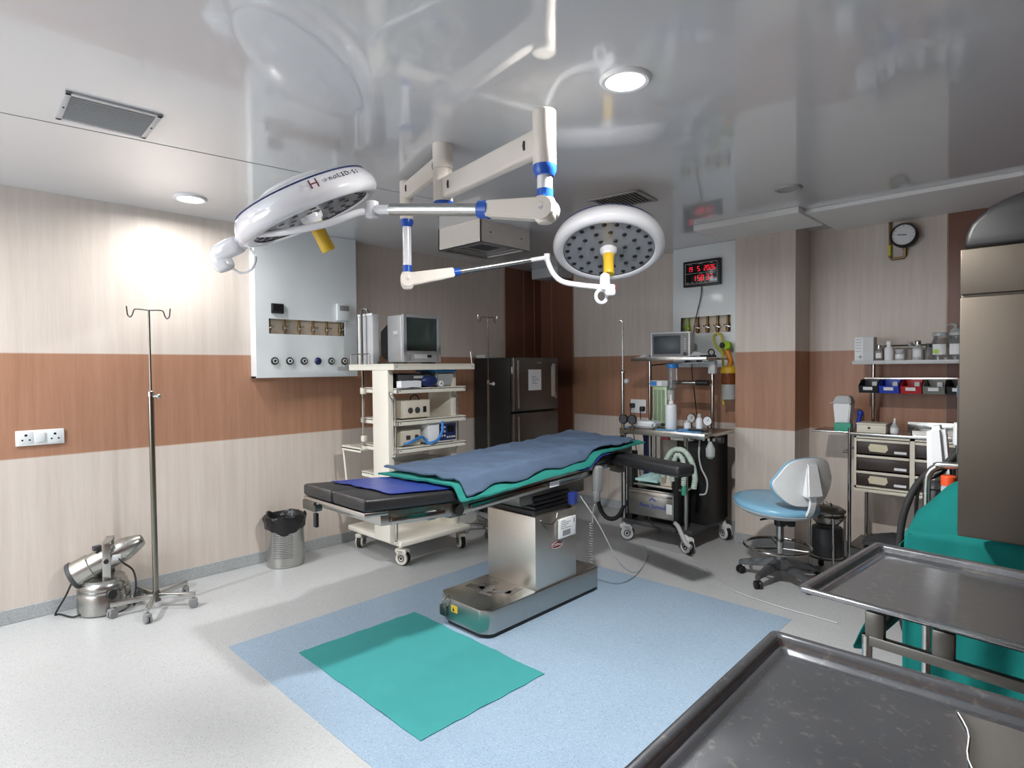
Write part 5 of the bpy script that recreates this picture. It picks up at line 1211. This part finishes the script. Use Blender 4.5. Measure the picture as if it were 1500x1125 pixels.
# ---------------------------------------------------------------- drawer rack trolley
DT = thing('drawer_trolley', 'steel trolley with brown drawers, side tray and bottle shelf against the back wall', 'trolley', (3.95, 5.1, 0))
tx0_, tx1_, ty0, ty1, tz = 3.485, 4.40, 4.95, 5.33, 1.045
for x, y in ((tx0_, ty0), (tx1_, ty0), (tx0_ + .03, ty1 - .02), (tx1_, ty1 - .02)):
    MB().cyl((x, y, .06), (x, y, tz + (.03 if y < 5 else 0)), .013, None, 16).build('leg', 'chrome', DT); caster(DT, x, y, .5, .09, .032, 'grey', w=.022)
MB().box(tx0_ - .01, tx1_, ty0 - .01, ty1, .175, .188, .003).build('lower_shelf', 'steel_dark', DT)
mb = MB(); mb.box(tx0_ - .01, tx1_ + .01, ty0 - .012, ty1, tz - .02, tz, .003); mb.box(tx0_ + .3, tx1_ + .01, ty1 - .012, ty1, tz, tz + .07, .002); mb.build('worktop', 'steel_h', DT)
mb = MB(); mb.box(3.215, tx0_ - .012, ty0 + .005, ty1 - .06, tz - .012, tz, .003); mb.build('side_tray', 'steel_h', DT)
MB().tube([(tx0_, ty0 + .02, .89), (tx0_ - .05, ty0 + .02, .89), (tx0_ - .055, ty0 + .05, .89), (tx0_ - .05, ty1 - .06, .89), (tx0_, ty1 - .06, .89)], .008, 8).build('towel_rail', 'chrome', DT)
bx0, bx1, bz0, bz1 = 3.515, 4.37, .635, 1.02
mb = MB(); ts = .014
mb.box(bx0, bx1, ty0, ty1 - .02, bz1 - ts, bz1); mb.box(bx0, bx1, ty0, ty1 - .02, bz0, bz0 + ts); mb.box(bx0, bx0 + ts, ty0, ty1 - .02, bz0, bz1); mb.box(bx1 - ts, bx1, ty0, ty1 - .02, bz0, bz1); mb.box(3.865, 3.895, ty0, ty1 - .02, bz0, bz1); mb.box(bx0, bx1, ty1 - .03, ty1 - .02, bz0, bz1)
dc = mb.build('drawer_cabinet', 'ivory', DT)
hh = (bz1 - bz0 - 2 * ts) / 3
for ci, (xa, xb) in enumerate(((bx0 + ts, 3.865), (3.895, bx1 - ts))):
    for r_ in range(3):
        z0 = bz0 + ts + r_ * hh
        d_ = MB().box(xa + .002, xb - .002, ty0 + .008, ty1 - .04, z0 + .004, z0 + hh - .024, .003).build('drawer', 'drawer_dark', DT)
        MB().box(xa + .002, xb - .002, ty0 - .006, ty0 + .01, z0 + hh - .024, z0 + hh - .006, .002).build('drawer_rail', 'ivory', d_)
        if (ci, r_) != (0, 1):
            mb = MB(); m = len(pp := [(-.055, -.026), (.045, -.03), (.062, -.006), (.055, .026), (-.05, .03), (-.064, .004)])
            mb.prism(pp, 0, .0012, face_T((xa + .14, ty0 + .0075, z0 + .05), (1, 0, 0), (0, 0, 1))); mb.build('torn_label', 'card', d_)
        MB().box(xb - .095, xb - .02, ty0 + .005, ty0 + .0085, z0 + .018, z0 + .036).build('tag', 'paper', d_)
MB().box(bx0, bx1, ty0 - .003, ty1 - .02, bz0 - .028, bz0 - .006, .003).build('cabinet_rail', 'ivory', DT)
for x in (3.56, 4.36): MB().cyl((x, ty1 - .03, tz - .03), (x, ty1 - .03, 1.60), .013, None, 16).build('post', 'chrome', DT)
mb = MB(); sy0, sy1, sz = 5.08, 5.36, 1.575
mb.box(3.465, 4.42, sy0, sy1, sz - .012, sz, .003); mb.box(3.465, 4.42, sy0 - .004, sy0 + .006, sz - .022, sz + .006, .002); us = mb.build('bottle_shelf', 'ltgrey', DT)
MB().tube([(3.63, sy1 - .02, sz), (3.63, sy1 - .02, sz + .12), (4.40, sy1 - .02, sz + .12), (4.40, sy1 - .02, sz)], .006, 8).build('shelf_guard', 'steel_dark', us)
MB().box(3.50, 4.42, 5.285, 5.297, 1.432, 1.450, .002).build('bin_rail', 'steel', DT)
# picking bins
def pick_bin(x, m_, label):
    t = thing('storage_bin', label, 'bin', (x, 5.2, 1.335), 0, 'small open bins under the bottle shelf')
    w, y0, y1, z0, z1 = .062, 5.12, 5.283, 1.335, 1.437
    mb = MB(); mb.box(x - w, x + w, y0 + .01, y1, z0, z0 + .005); mb.box(x - w, x + w, y1 - .005, y1, z0, z1)
    for sg in (-1, 1):
        xx = x + sg * w
        mb.raw([(xx - .0025, y0 + .01, z0), (xx - .0025, y1, z0), (xx - .0025, y1, z1), (xx - .0025, y0 + .07, z1), (xx - .0025, y0 - .012, z0 + .055), (xx + .0025, y0 + .01, z0), (xx + .0025, y1, z0), (xx + .0025, y1, z1), (xx + .0025, y0 + .07, z1), (xx + .0025, y0 - .012, z0 + .055)],
               [[0, 1, 2, 3, 4], [9, 8, 7, 6, 5]] + [[i, (i + 1) % 5, 5 + (i + 1) % 5, 5 + i] for i in range(5)])
    mb.raw([(x - w, y0 + .01, z0), (x + w, y0 + .01, z0), (x + w, y0 - .012, z0 + .055), (x - w, y0 - .012, z0 + .055), (x - w, y0 + .015, z0), (x + w, y0 + .015, z0), (x + w, y0 - .007, z0 + .055), (x - w, y0 - .007, z0 + .055)], [[0, 1, 2, 3], [7, 6, 5, 4], [0, 4, 5, 1], [1, 5, 6, 2], [2, 6, 7, 3], [3, 7, 4, 0]])
    b = mb.build('tray', m_, t)
    mb = MB(); mb.raw([(x - .032, y0 - .0075, z0 + .022), (x + .030, y0 - .0075, z0 + .022), (x + .030, y0 - .0155, z0 + .046), (x - .032, y0 - .0155, z0 + .046), (x - .032, y0 - .004, z0 + .022), (x + .030, y0 - .004, z0 + .022), (x + .030, y0 - .012, z0 + .046), (x - .032, y0 - .012, z0 + .046)], [[0, 1, 2, 3], [7, 6, 5, 4], [0, 4, 5, 1], [1, 5, 6, 2], [2, 6, 7, 3], [3, 7, 4, 0]])
    mb.build('label_card', 'paper', b)
    MB().box(x + .01, x + .045, y0 + .06, y0 + .10, z0 + .006, z0 + .085, .004).build('contents', 'ltgrey', b)
for x, m_, l in ((3.565, 'binblack', 'black open bin at the left end of the row under the bottle shelf'), (3.70, 'binblue', 'blue open bin in the row under the bottle shelf'), (3.838, 'red', 'red open bin in the row under the bottle shelf'), (3.975, 'bingrey', 'grey open bin right of the red bin under the bottle shelf'), (4.115, 'binblack', 'dark open bin right of the grey bin, partly hidden by the steel cabinet')):
    pick_bin(x, m_, l)
# bottles and boxes on the shelf
o_ = solo(MB().box(3.475, 3.60, 5.10, 5.22, sz + .001, sz + .185, .003), 'carton', 'paper', 'upright white printed carton at the left end of the bottle shelf', 'box', (3.537, 5.16, sz))
mb = MB()
for i in range(5): mb.box(3.482, 3.52, 5.0985, 5.0995, sz + .165 - i * .022, sz + .168 - i * .022)
mb.box(3.512, 3.518, 5.0985, 5.0995, sz + .02, sz + .05); mb.box(3.500, 3.530, 5.0985, 5.0995, sz + .032, sz + .038); mb.build('print', 'grey', o_)
MB().box(3.533, 3.602, 5.0985, 5.0995, sz + .004, sz + .182).build('grey_panel', 'ltgrey', o_)
def jar(x, y, r, h, m_, cap, label, lab_m=None, name='bottle', neck=.5, cap_h=.025):
    t = thing(name, label, 'bottle' if name == 'bottle' else 'jar', (x, y, sz)); z = sz + .001
    MB().lathe([(r * .9, 0), (r, .004), (r, h * .72), (r * .85, h * .8), (r * neck, h * .86), (r * neck, h)], (x, y, z), (0, 0, 1), 26).build('body', m_, t)
    MB().lathe([(r * neck * 1.15, h * .94), (r * neck * 1.15, h * .94 + cap_h), (r * neck, h * .94 + cap_h + .004), (0, h * .94 + cap_h + .004)], (x, y, z), (0, 0, 1), 22).build('cap', cap, t)
    if lab_m:
        mb = MB(); n = 14
        for k in range(n):
            a0 = -2.4 + 1.7 * k / n; a1 = -2.4 + 1.7 * (k + 1) / n
            rr = r * 1.012; q = [(x + rr * math.cos(a), y + rr * math.sin(a)) for a in (a0, a1)]; q2 = [(x + r * .99 * math.cos(a), y + r * .99 * math.sin(a)) for a in (a1, a0)]
            mb.prism(q + q2, z + h * .22, z + h * .62)
        mb.build('label', lab_m, t)
    return t
jar(3.632, 5.13, .024, .10, 'clear', 'steel', 'small clear vial in front of the printed carton', 'paper')
jar(3.695, 5.14, .030, .125, 'bottle_white', 'white', 'white bottle with a sloping shoulder third from the left on the bottle shelf', 'paper')
jar(3.765, 5.15, .034, .075, 'frost', 'ltgrey', 'low wide frosted jar on the bottle shelf', 'paper', 'jar', .85, .012)
jar(3.825, 5.17, .026, .115, 'clear', 'grey', 'slim clear bottle behind the low frosted jar', None)
jar(3.875, 5.14, .034, .125, 'frost', 'steel', 'round shouldered glass bottle in the middle of the bottle shelf', 'paper')
jar(3.935, 5.17, .030, .10, 'clear', 'dkgrey', 'short clear bottle with dark cap right of the middle of the shelf', None)
t = jar(4.005, 5.15, .050, .185, 'clear', 'frost', 'large clear jar with a yellow sticker on the bottle shelf', 'paper', 'jar', .8, .02)
MB().lathe([(.018, 0), (.018, .001), (0, .001)], (3.99, 5.0985, sz + .065), (0, -1, 0), 22).build('yellow_sticker', 'lime', t)
t = jar(4.105, 5.15, .054, .185, 'clear', 'frost', 'large clear jar with white label nearest the steel cabinet', 'paper', 'jar', .8, .02)
mb = MB(); mb.sph((4.08, 5.27, sz + .122), (.05, .04, .12), 20, 14); mb.cyl((4.08, 5.27, sz + .22), (4.08, 5.27, sz + .26), .012); mb.tube([(4.05, 5.27, sz + .26), (4.03, 5.26, sz + .255), (4.025, 5.26, sz + .235)], .005, 8, 5); mb.cyl((4.08, 5.27, sz + .255), (4.05, 5.27, sz + .262), .008)
solo(mb, 'dispenser_bottle', 'frost', 'tall frosted pump bottle behind the large clear jars', 'bottle', (4.08, 5.27, sz))
# worktop things
SC_ = thing('sharps_container', 'white sharps container with grey lid on the side tray', 'container', (3.40, 5.12, tz))
vs = [(3.355, 5.06, tz + .001), (3.445, 5.06, tz + .001), (3.445, 5.16, tz + .001), (3.355, 5.16, tz + .001), (3.340, 5.045, tz + .205), (3.465, 5.045, tz + .205), (3.465, 5.175, tz + .205), (3.340, 5.175, tz + .205)]
F6 = [[3, 2, 1, 0], [4, 5, 6, 7], [0, 1, 5, 4], [1, 2, 6, 5], [2, 3, 7, 6], [3, 0, 4, 7]]
mb = MB(); mb.raw(vs, F6); bmesh.ops.bevel(mb.bm, geom=mb.bm.edges[:], offset=.008, segments=2, affect='EDGES'); mb.build('tub', 'white', SC_)
mb = MB(); mb.raw([(3.336, 5.04, tz + .205), (3.469, 5.04, tz + .205), (3.469, 5.18, tz + .205), (3.336, 5.18, tz + .205), (3.355, 5.07, tz + .265), (3.45, 5.07, tz + .265), (3.45, 5.16, tz + .265), (3.355, 5.16, tz + .265)], F6); bmesh.ops.bevel(mb.bm, geom=mb.bm.edges[:], offset=.008, segments=2, affect='EDGES'); mb.obox((3.325, 5.1, tz + .207), (.04, .03, .006), None, .002); mb.build('lid', 'ltgrey', SC_)
solo(MB().box(3.372, 3.485, 4.965, 5.035, tz + .001, tz + .062, .003), 'glove_carton', 'teal_box', 'small teal carton in front of the sharps container', 'box', (3.43, 5.0, tz))
cb = thing('swab_tin', 'cream steel box with front catch on the trolley worktop', 'box', (3.62, 5.06, tz))
MB().box(3.525, 3.715, 4.965, 5.15, tz + .001, tz + .058, .005).build('case', 'ivory', cb); MB().box(3.523, 3.717, 4.963, 5.152, tz + .058, tz + .072, .004).build('lid', 'ivory', cb); MB().box(3.60, 3.615, 4.960, 4.966, tz + .03, tz + .045).build('catch', 'black', cb)
mb = MB(); mb.cyl((3.50, 5.09, tz + .02), (3.505, 5.14, tz + .11), .014); mb.sph((3.506, 5.15, tz + .13), (.022, .022, .025)); solo(mb, 'syringe_pack', 'binblue', 'small blue wrapped item standing beside the cream steel box', 'package', (3.5, 5.1, tz))
bt = thing('medicine_bottle', 'small clear medicine bottle standing right of the cream steel box', 'bottle', (3.765, 4.99, tz))
MB().lathe([(.024, 0), (.027, .004), (.027, .055), (.014, .072), (.012, .085)], (3.765, 4.99, tz + .001), (0, 0, 1), 22).build('body', 'frost', bt); MB().cyl((3.765, 4.99, tz + .084), (3.765, 4.99, tz + .115), .009, .006, 14).build('dropper_cap', 'white', bt); MB().lathe([(.0275, .012), (.0275, .045)], (3.765, 4.99, tz + .001), (0, 0, 1), 22, False).build('label', 'paper', bt)
mb = MB(); mb.box(3.86, 4.16, 5.02, 5.24, tz + .001, tz + .005, .001)
for a in ((3.86, 4.16, 5.02, 5.026), (3.86, 4.16, 5.234, 5.24), (3.86, 3.866, 5.02, 5.24), (4.154, 4.16, 5.02, 5.24)): mb.box(a[0], a[1], a[2], a[3], tz + .001, tz + .03)
solo(mb, 'instrument_tray', 'steel', 'shallow steel tray at the back of the drawer trolley worktop', 'tray', (4.0, 5.13, tz))
solo(MB().tube([(3.30, 5.25, .55), (3.33, 5.2, .56), (3.40, 5.2, .52), (3.44, 5.22, .40), (3.46, 5.24, .22)], .008, 8, 8), 'x', 'chrome', 'x', 'x', (3, 5, 0)) if 0 else None
mb = MB(); mb.sheet(lambda u, v: V((3.56 + .36 * u, 5.0 + .26 * v, .215 + .06 * math.sin(u * PI) * math.sin(v * PI) + .012 * (1 + wr(u * 5, v * 5, 1, 3)))), 20, 20, .026)
solo(mb, 'folded_drape', 'dkgrey', 'dark folded drape on the lowest shelf of the drawer trolley', 'drape', (3.74, 5.13, .188), None, 70)

# ---------------------------------------------------------------- pressure gauge and its pipe on the right of the back wall
GA = thing('wall_gauge', 'round black pressure gauge on a brass pipe high on the back wall', 'gauge', (3.745, YB, 2.42))
MB().lathe([(.085, 0), (.092, .006), (.092, .060), (.086, .070), (.076, .066)], (3.745, YB - .03, 2.535), (0, -1, 0), 40, False).build('case', 'black', GA)
d_ = MB().lathe([(0, .058), (.078, .058)], (3.745, YB - .03, 2.535), (0, -1, 0), 40, False).build('dial', 'paper', GA)
mb = MB(); mb.obox((3.735, YB - .0895, 2.537), (.06, .002, .006), Ry(.12), .0); mb.build('needle', 'print_black', d_)
mb = MB()
for k in range(11):
    a = math.radians(-135 + 27 * k + 90); mb.obox((3.745 + .066 * math.cos(a), YB - .0885, 2.535 + .066 * math.sin(a)), (.010, .001, .002), Ry(-a))
mb.build('scale_marks', 'print_black', d_)
MB().tube([(3.643, YB - .02, H - .03), (3.643, YB - .02, 2.388), (3.655, YB - .02, 2.372), (3.735, YB - .02, 2.372), (3.745, YB - .022, 2.385), (3.745, YB - .035, 2.46)], .010, 10).build('pipe', 'brass', GA)
MB().cyl((3.643, YB - .02, 2.40), (3.643, YB - .02, 2.48), .0115, None, 12).build('yellow_sleeve', 'hose_yellow', GA)
MB().cyl((3.745, YB - .035, 2.43), (3.745, YB - .035, 2.47), .016, None, 6).build('union_nut', 'brass', GA)
# ---------------------------------------------------------------- teal draped trolley on the right
TT = thing('draped_trolley', 'wheeled trolley with a steel hoop handle under a deep teal drape on the right', 'trolley', (4.55, 3.3, 0))
qx0, qx1, qy0, qy1, qz = 4.20, 4.95, 3.06, 3.50, .80
for x in (qx0 + .04, qx1 - .04):
    for y in (qy0 + .04, qy1 - .04):
        MB().cyl((x, y, .10), (x, y, qz - .01), .014, None, 16).build('leg', 'steel', TT); caster(TT, x, y, .8, .11, .04, 'grey', w=.026)
MB().box(qx0, qx1, qy0, qy1, qz - .03, qz - .004, .004).build('top_plate', 'steel', TT)
MB().box(qx0 + .02, qx1 - .02, qy0 + .02, qy1 - .02, .24, .26, .004).build('lower_shelf', 'steel', TT)
MB().tube([(4.195, 3.475, .74), (4.195, 3.475, .96), (4.205, 3.475, 1.02), (4.235, 3.475, 1.052), (4.29, 3.475, 1.064), (4.80, 3.475, 1.064), (4.88, 3.475, 1.03), (4.90, 3.475, .95), (4.90, 3.475, .76)], .017, 12, 6).build('hoop_handle', 'steel', TT)
MB().tube([(4.32, 3.49, .78), (4.32, 3.49, 1.42), (4.325, 3.49, 1.475), (4.35, 3.49, 1.50), (4.40, 3.49, 1.505), (4.62, 3.49, 1.505), (4.65, 3.49, 1.47), (4.655, 3.49, .78)], .011, 10, 6).build('tall_hoop', 'steel', TT)
# the drape: top with a heap at its left, falling down the front and left sides
mb = MB(); nx, ny = 46, 44
def dr(u, v):
    # v 0..1 : from the back edge over the top and down the front
    x = 4.19 + .80 * u
    L1 = .36; s = v * 1.02
    heap = .17 * math.exp(-((u - .20) / .16) ** 2 - ((s - .10) / .13) ** 2) + .10 * math.exp(-((u - .55) / .4) ** 2 - ((s - .16) / .16) ** 2)
    f = wr(u * 9, v * 3, 1, 3); g = wr(u * 4, v * 5, 1, 8)
    if s < L1: p = V((x, 3.40 - s, qz + .022 + heap + .008 * g))
    else:
        t = s - L1; p = V((x, 3.04 - .025 - .035 * min(1, t / .3) * (1 + f) - .02 * math.sin(u * 24 + 1.5 * f) * min(1, t / .35), qz + .022 + heap * max(0, 1 - t / .05) - max(0, t - .015)))
    p.x += .012 * f * (s > L1); return p
vs = [dr(i / nx, j / ny) for i in range(nx + 1) for j in range(ny + 1)]
mb.raw(vs, [[i * (ny + 1) + j, (i + 1) * (ny + 1) + j, (i + 1) * (ny + 1) + j + 1, i * (ny + 1) + j + 1] for i in range(nx) for j in range(ny)])
# left flap
vs = []; 
for i in range(17):
    for j in range(25):
        a = i / 16; b = j / 24; y = 3.36 - a * .36; q = wr(a * 6, b * 3, 1, 12)
        vs.append(V((4.172 - .018 * math.sin(a * 16 + q) * b - .07 * b * (1 + .7 * q) - .08 * b * a, y - .05 * b * a, qz - .03 - b * (.36 + .10 * a + .06 * math.sin(a * 9)))))
mb.raw(vs, [[i * 25 + j, i * 25 + j + 1, (i + 1) * 25 + j + 1, (i + 1) * 25 + j] for i in range(16) for j in range(24)])
mb.bm.normal_update()
dp_ = solo(mb, 'surgical_drape', 'teal_dark', 'deep teal drape heaped on the right-hand trolley and hanging down its sides', 'drape', (4.5, 3.2, .3), None, 80)
so = dp_.modifiers.new('thickness', 'SOLIDIFY'); so.thickness = .004; so.offset = -1
# things on and beside it
OB = thing('sample_bottle', 'small pale bottle with an orange red cap by the steel hoop handle', 'bottle', (4.285, 3.43, .80))
MB().lathe([(.026, .0), (.030, .004), (.030, .16), (.026, .18)], (4.285, 3.445, .80), (0, 0, 1), 24).build('body', 'frost', OB); MB().lathe([(.031, .175), (.031, .215), (.027, .22), (0, .22)], (4.285, 3.445, .80), (0, 0, 1), 24).build('cap', 'orange_red', OB)
mb = MB(); mb.raw([(4.18, 3.56, .97), (4.275, 3.56, .97), (4.275, 3.66, .97), (4.18, 3.66, .97), (4.175, 3.555, 1.235), (4.25, 3.555, 1.25), (4.25, 3.665, 1.25), (4.175, 3.665, 1.235)], F6)
bmesh.ops.bevel(mb.bm, geom=mb.bm.edges[:], offset=.022, segments=3, affect='EDGES')
ES = thing('electrosurgery_unit', 'dark equipment cart with white canister standing behind the teal draped trolley', 'medical device', (4.45, 3.75, 0))
ca = mb.build('canister', 'white', ES)
mb = MB(); mb.box(4.17, 4.85, 3.55, 3.95, .06, .93, .015); mb.build('cart_body', 'dkgrey', ES)
MB().box(4.16, 4.86, 3.54, 3.96, .93, .968, .006).build('cart_top', 'grey', ES)
for x in (4.22, 4.8):
    for y in (3.6, 3.9): MB().cyl((x, y - .012, .03), (x, y + .012, .03), .03, None, 18).build('wheel', 'rubber', ES)
mb = MB(); mb.lathe([(.035, .968), (.040, .975), (.040, 1.03), (.025, 1.10), (.022, 1.16)], (4.31, 3.62, 0), (0, 0, 1), 24); mb.build('filter_neck', 'dkgrey', ES)
MB().lathe([(.030, 1.15), (.034, 1.16), (.030, 1.26)], (4.31, 3.62, 0), (0, 0, 1), 24).build('white_collar', 'white', ES)
MB().lathe([(.020, 1.255), (.024, 1.26), (.024, 1.40)], (4.325, 3.62, 0), (0, 0, 1), 22).build('tube', 'frost', ES)
MB().lathe([(.032, 1.385), (.034, 1.39), (.034, 1.44), (.028, 1.45), (0, 1.45)], (4.325, 3.62, 0), (0, 0, 1), 24).build('blue_cap', 'lid_blue', ES)
MB().lathe([(.06, .968), (.07, .98), (.07, 1.05), (.05, 1.09)], (4.38, 3.62, 0), (0, 0, 1), 26).build('steel_jar', 'steel', ES)
MB().tube([(4.33, 3.60, 1.17), (4.305, 3.545, 1.12), (4.26, 3.522, 1.06), (4.20, 3.520, 1.02), (4.14, 3.51, .93), (4.10, 3.48, .80), (4.085, 3.47, .65), (4.085, 3.46, .45), (4.12, 3.47, .2), (4.22, 3.545, .14)], .017, 12, 8).build('suction_hose', 'rubber', ES)
MB().tube([(4.30, 3.595, 1.12), (4.25, 3.535, 1.02), (4.165, 3.515, .95), (4.145, 3.51, .80), (4.145, 3.51, .5), (4.165, 3.54, .3)], .008, 8, 8).build('foot_pedal_cable', 'black', ES)

# ---------------------------------------------------------------- steel cabinet with black dome at the right edge
CB = thing('steel_cabinet', 'brushed steel equipment cabinet with black domed top at the right edge', 'cabinet', (4.80, 2.86, 0))
kx, ky0, ky1 = 4.404, 2.74, 2.965
MB().box(kx, 5.20, ky0 + .012, ky1, .905, 1.972, .008).build('body', 'cabinet_steel', CB)
MB().box(kx, 5.20, ky0, ky0 + .014, .905, 1.795, .005).build('door', 'cabinet_steel', CB)
MB().box(kx, 5.20, ky0, ky0 + .014, 1.805, 1.972, .005).build('top_panel', 'cabinet_steel', CB)
mb = MB(); n = 22; prof = []
for k in range(n + 1):
    a = PI * k / n; prof.append((4.80 - .39 * math.copysign(abs(math.cos(a)) ** .8, math.cos(a)), 1.972 + .20 * math.sin(a) ** .75))
mb.prism([(x, z) for x, z in prof], 0, ky1 - ky0 - .02, Matrix(((1, 0, 0, 0), (0, 0, 1, ky0 + .012), (0, 1, 0, 0), (0, 0, 0, 1))), .02); mb.build('dome_cover', 'black', CB, 50)
MB().box(4.72, 4.92, 2.80, 2.92, .05, .92, .01).build('pedestal', 'steel_dark', CB)
MB().box(4.60, 5.15, 2.745, 2.97, .0, .05, .012).build('foot_plate', 'dkgrey', CB)

# ---------------------------------------------------------------- the two steel tray trolleys in the foreground
def tray(label, x0, x1, y0, y1, z, rot, depth, flange, film=False):
    cx, cy = x0, y1
    t = thing('tray_trolley', label, 'tray trolley', ((x0 + x1) / 2, (y0 + y1) / 2, 0)); R = Matrix.Translation((cx, cy, 0)) @ Matrix.Rotation(rot, 4, 'Z') @ Matrix.Translation((-cx, -cy, 0))
    def loop(i, zz, rr, n=7):
        out = []
        for (ccx, ccy, a0) in ((x1 - i - rr, y1 - i - rr, 0), (x0 + i + rr, y1 - i - rr, 90), (x0 + i + rr, y0 + i + rr, 180), (x1 - i - rr, y0 + i + rr, 270)):
            for k in range(n):
                a = math.radians(a0 + 90 * k / (n - 1)); out.append(R @ V((ccx + rr * math.cos(a), ccy + rr * math.sin(a), zz)))
        return out
    f = flange
    L_ = [loop(.004, z - .016, .014), loop(0, z - .008, .016), loop(0, z - .002, .016), loop(.004, z + .001, .015), loop(.010, z + .0005, .014), loop(f * .72, z - .002, .012), loop(f * .84, z - .007, .012), loop(f, z - depth * .75, .012), loop(f + .012, z - depth * .8, .011), loop(f + .018, z - depth, .010), loop(f + .03, z - depth - .001, .009)]
    n = len(L_[0]); vs = [v for l in L_ for v in l]; fs = [[q * n + k, q * n + (k + 1) % n, (q + 1) * n + (k + 1) % n, (q + 1) * n + k] for q in range(len(L_) - 1) for k in range(n)]
    fs.append([(len(L_) - 1) * n + k for k in range(n)])
    mb = MB(); mb.raw(vs, fs); tr = mb.build('tray', 'steel_tray', t, 40); so = tr.modifiers.new('thickness', 'SOLIDIFY'); so.thickness = .0015; so.offset = -1
    fr = []
    def P(x, y, zz): return R @ V((x, y, zz))
    fx0, fx1, fy0, fy1 = x0 + (.085 if film else .185), x1 - .085, y0 + .05, y1 - .05
    R3 = Matrix.Rotation(rot, 3, 'Z')
    for (ax, ay, bx, by) in ((fx0, fy0, fx1, fy0), (fx0, fy1, fx1, fy1), (fx0, fy0, fx0, fy1), (fx1, fy0, fx1, fy1)):
        MB().obox(P((ax + bx) / 2, (ay + by) / 2, z - .12), (abs(bx - ax) + .024, abs(by - ay) + .024, .03), R3, .003).build('frame_bar', 'steel_dark', t)
    for x in ((fx0 + .022, fx0 + .19) if not film else (fx0 + .05, fx1 - .05)):
        for y in (fy0, fy1): MB().obox(P(x, y, z - (.10 + depth) / 2 - .008), (.052, .020, .105 - depth), R3, .004).build('tray_bracket', 'steel_dark', t)
    for x in (fx0, fx1):
        for y in (fy0, fy1):
            MB().cyl(P(x, y, .08), P(x, y, z - .11), .014, None, 14).build('leg', 'steel', t); q = P(x, y, 0); caster(t, q.x, q.y, .7, .09, .034, 'grey', w=.022)
    MB().obox(P((fx0 + fx1) / 2, (fy0 + fy1) / 2, .30), (fx1 - fx0, fy1 - fy0, .012), R3, .003).build('lower_shelf', 'steel', t)
    return t, P
t1, P1 = tray('nearest worn steel tray trolley in the right foreground', 4.15, 4.98, .72, 1.592, .85, .02, .030, .030, True)
t2, P2 = tray('second steel tray trolley, beyond the nearest tray and below the steel cabinet', 4.155, 5.02, 1.955, 2.66, .85, -.09, .028, .034)
mb = MB()
vs_ = lambda u, v: P1(4.555 + .15 * (1 - v) + .006 * math.sin(v * 23) * (1 - u) + u * (.33 - .13 * (1 - v)), .78 + v * (.735 - .02 * u), .8195 + .0030 * (1 + wr(u * 6, v * 6, 1, 4)) + .003 * max(0, 1 - u / .035))
mb.sheet(vs_, 40, 30, .0012)
pf = solo(mb, 'plastic_film', 'film', 'torn grey plastic film lying flat in the nearest steel tray', 'film', (4.66, 1.15, .82), None, 70)
MB().tube([vs_(0, .04 + .94 * k / 24) + V((0, 0, .0015)) for k in range(25)], lambda t: .0010 + .0006 * math.sin(t * 37) ** 2, 6).build('torn_edge', 'paper', pf)
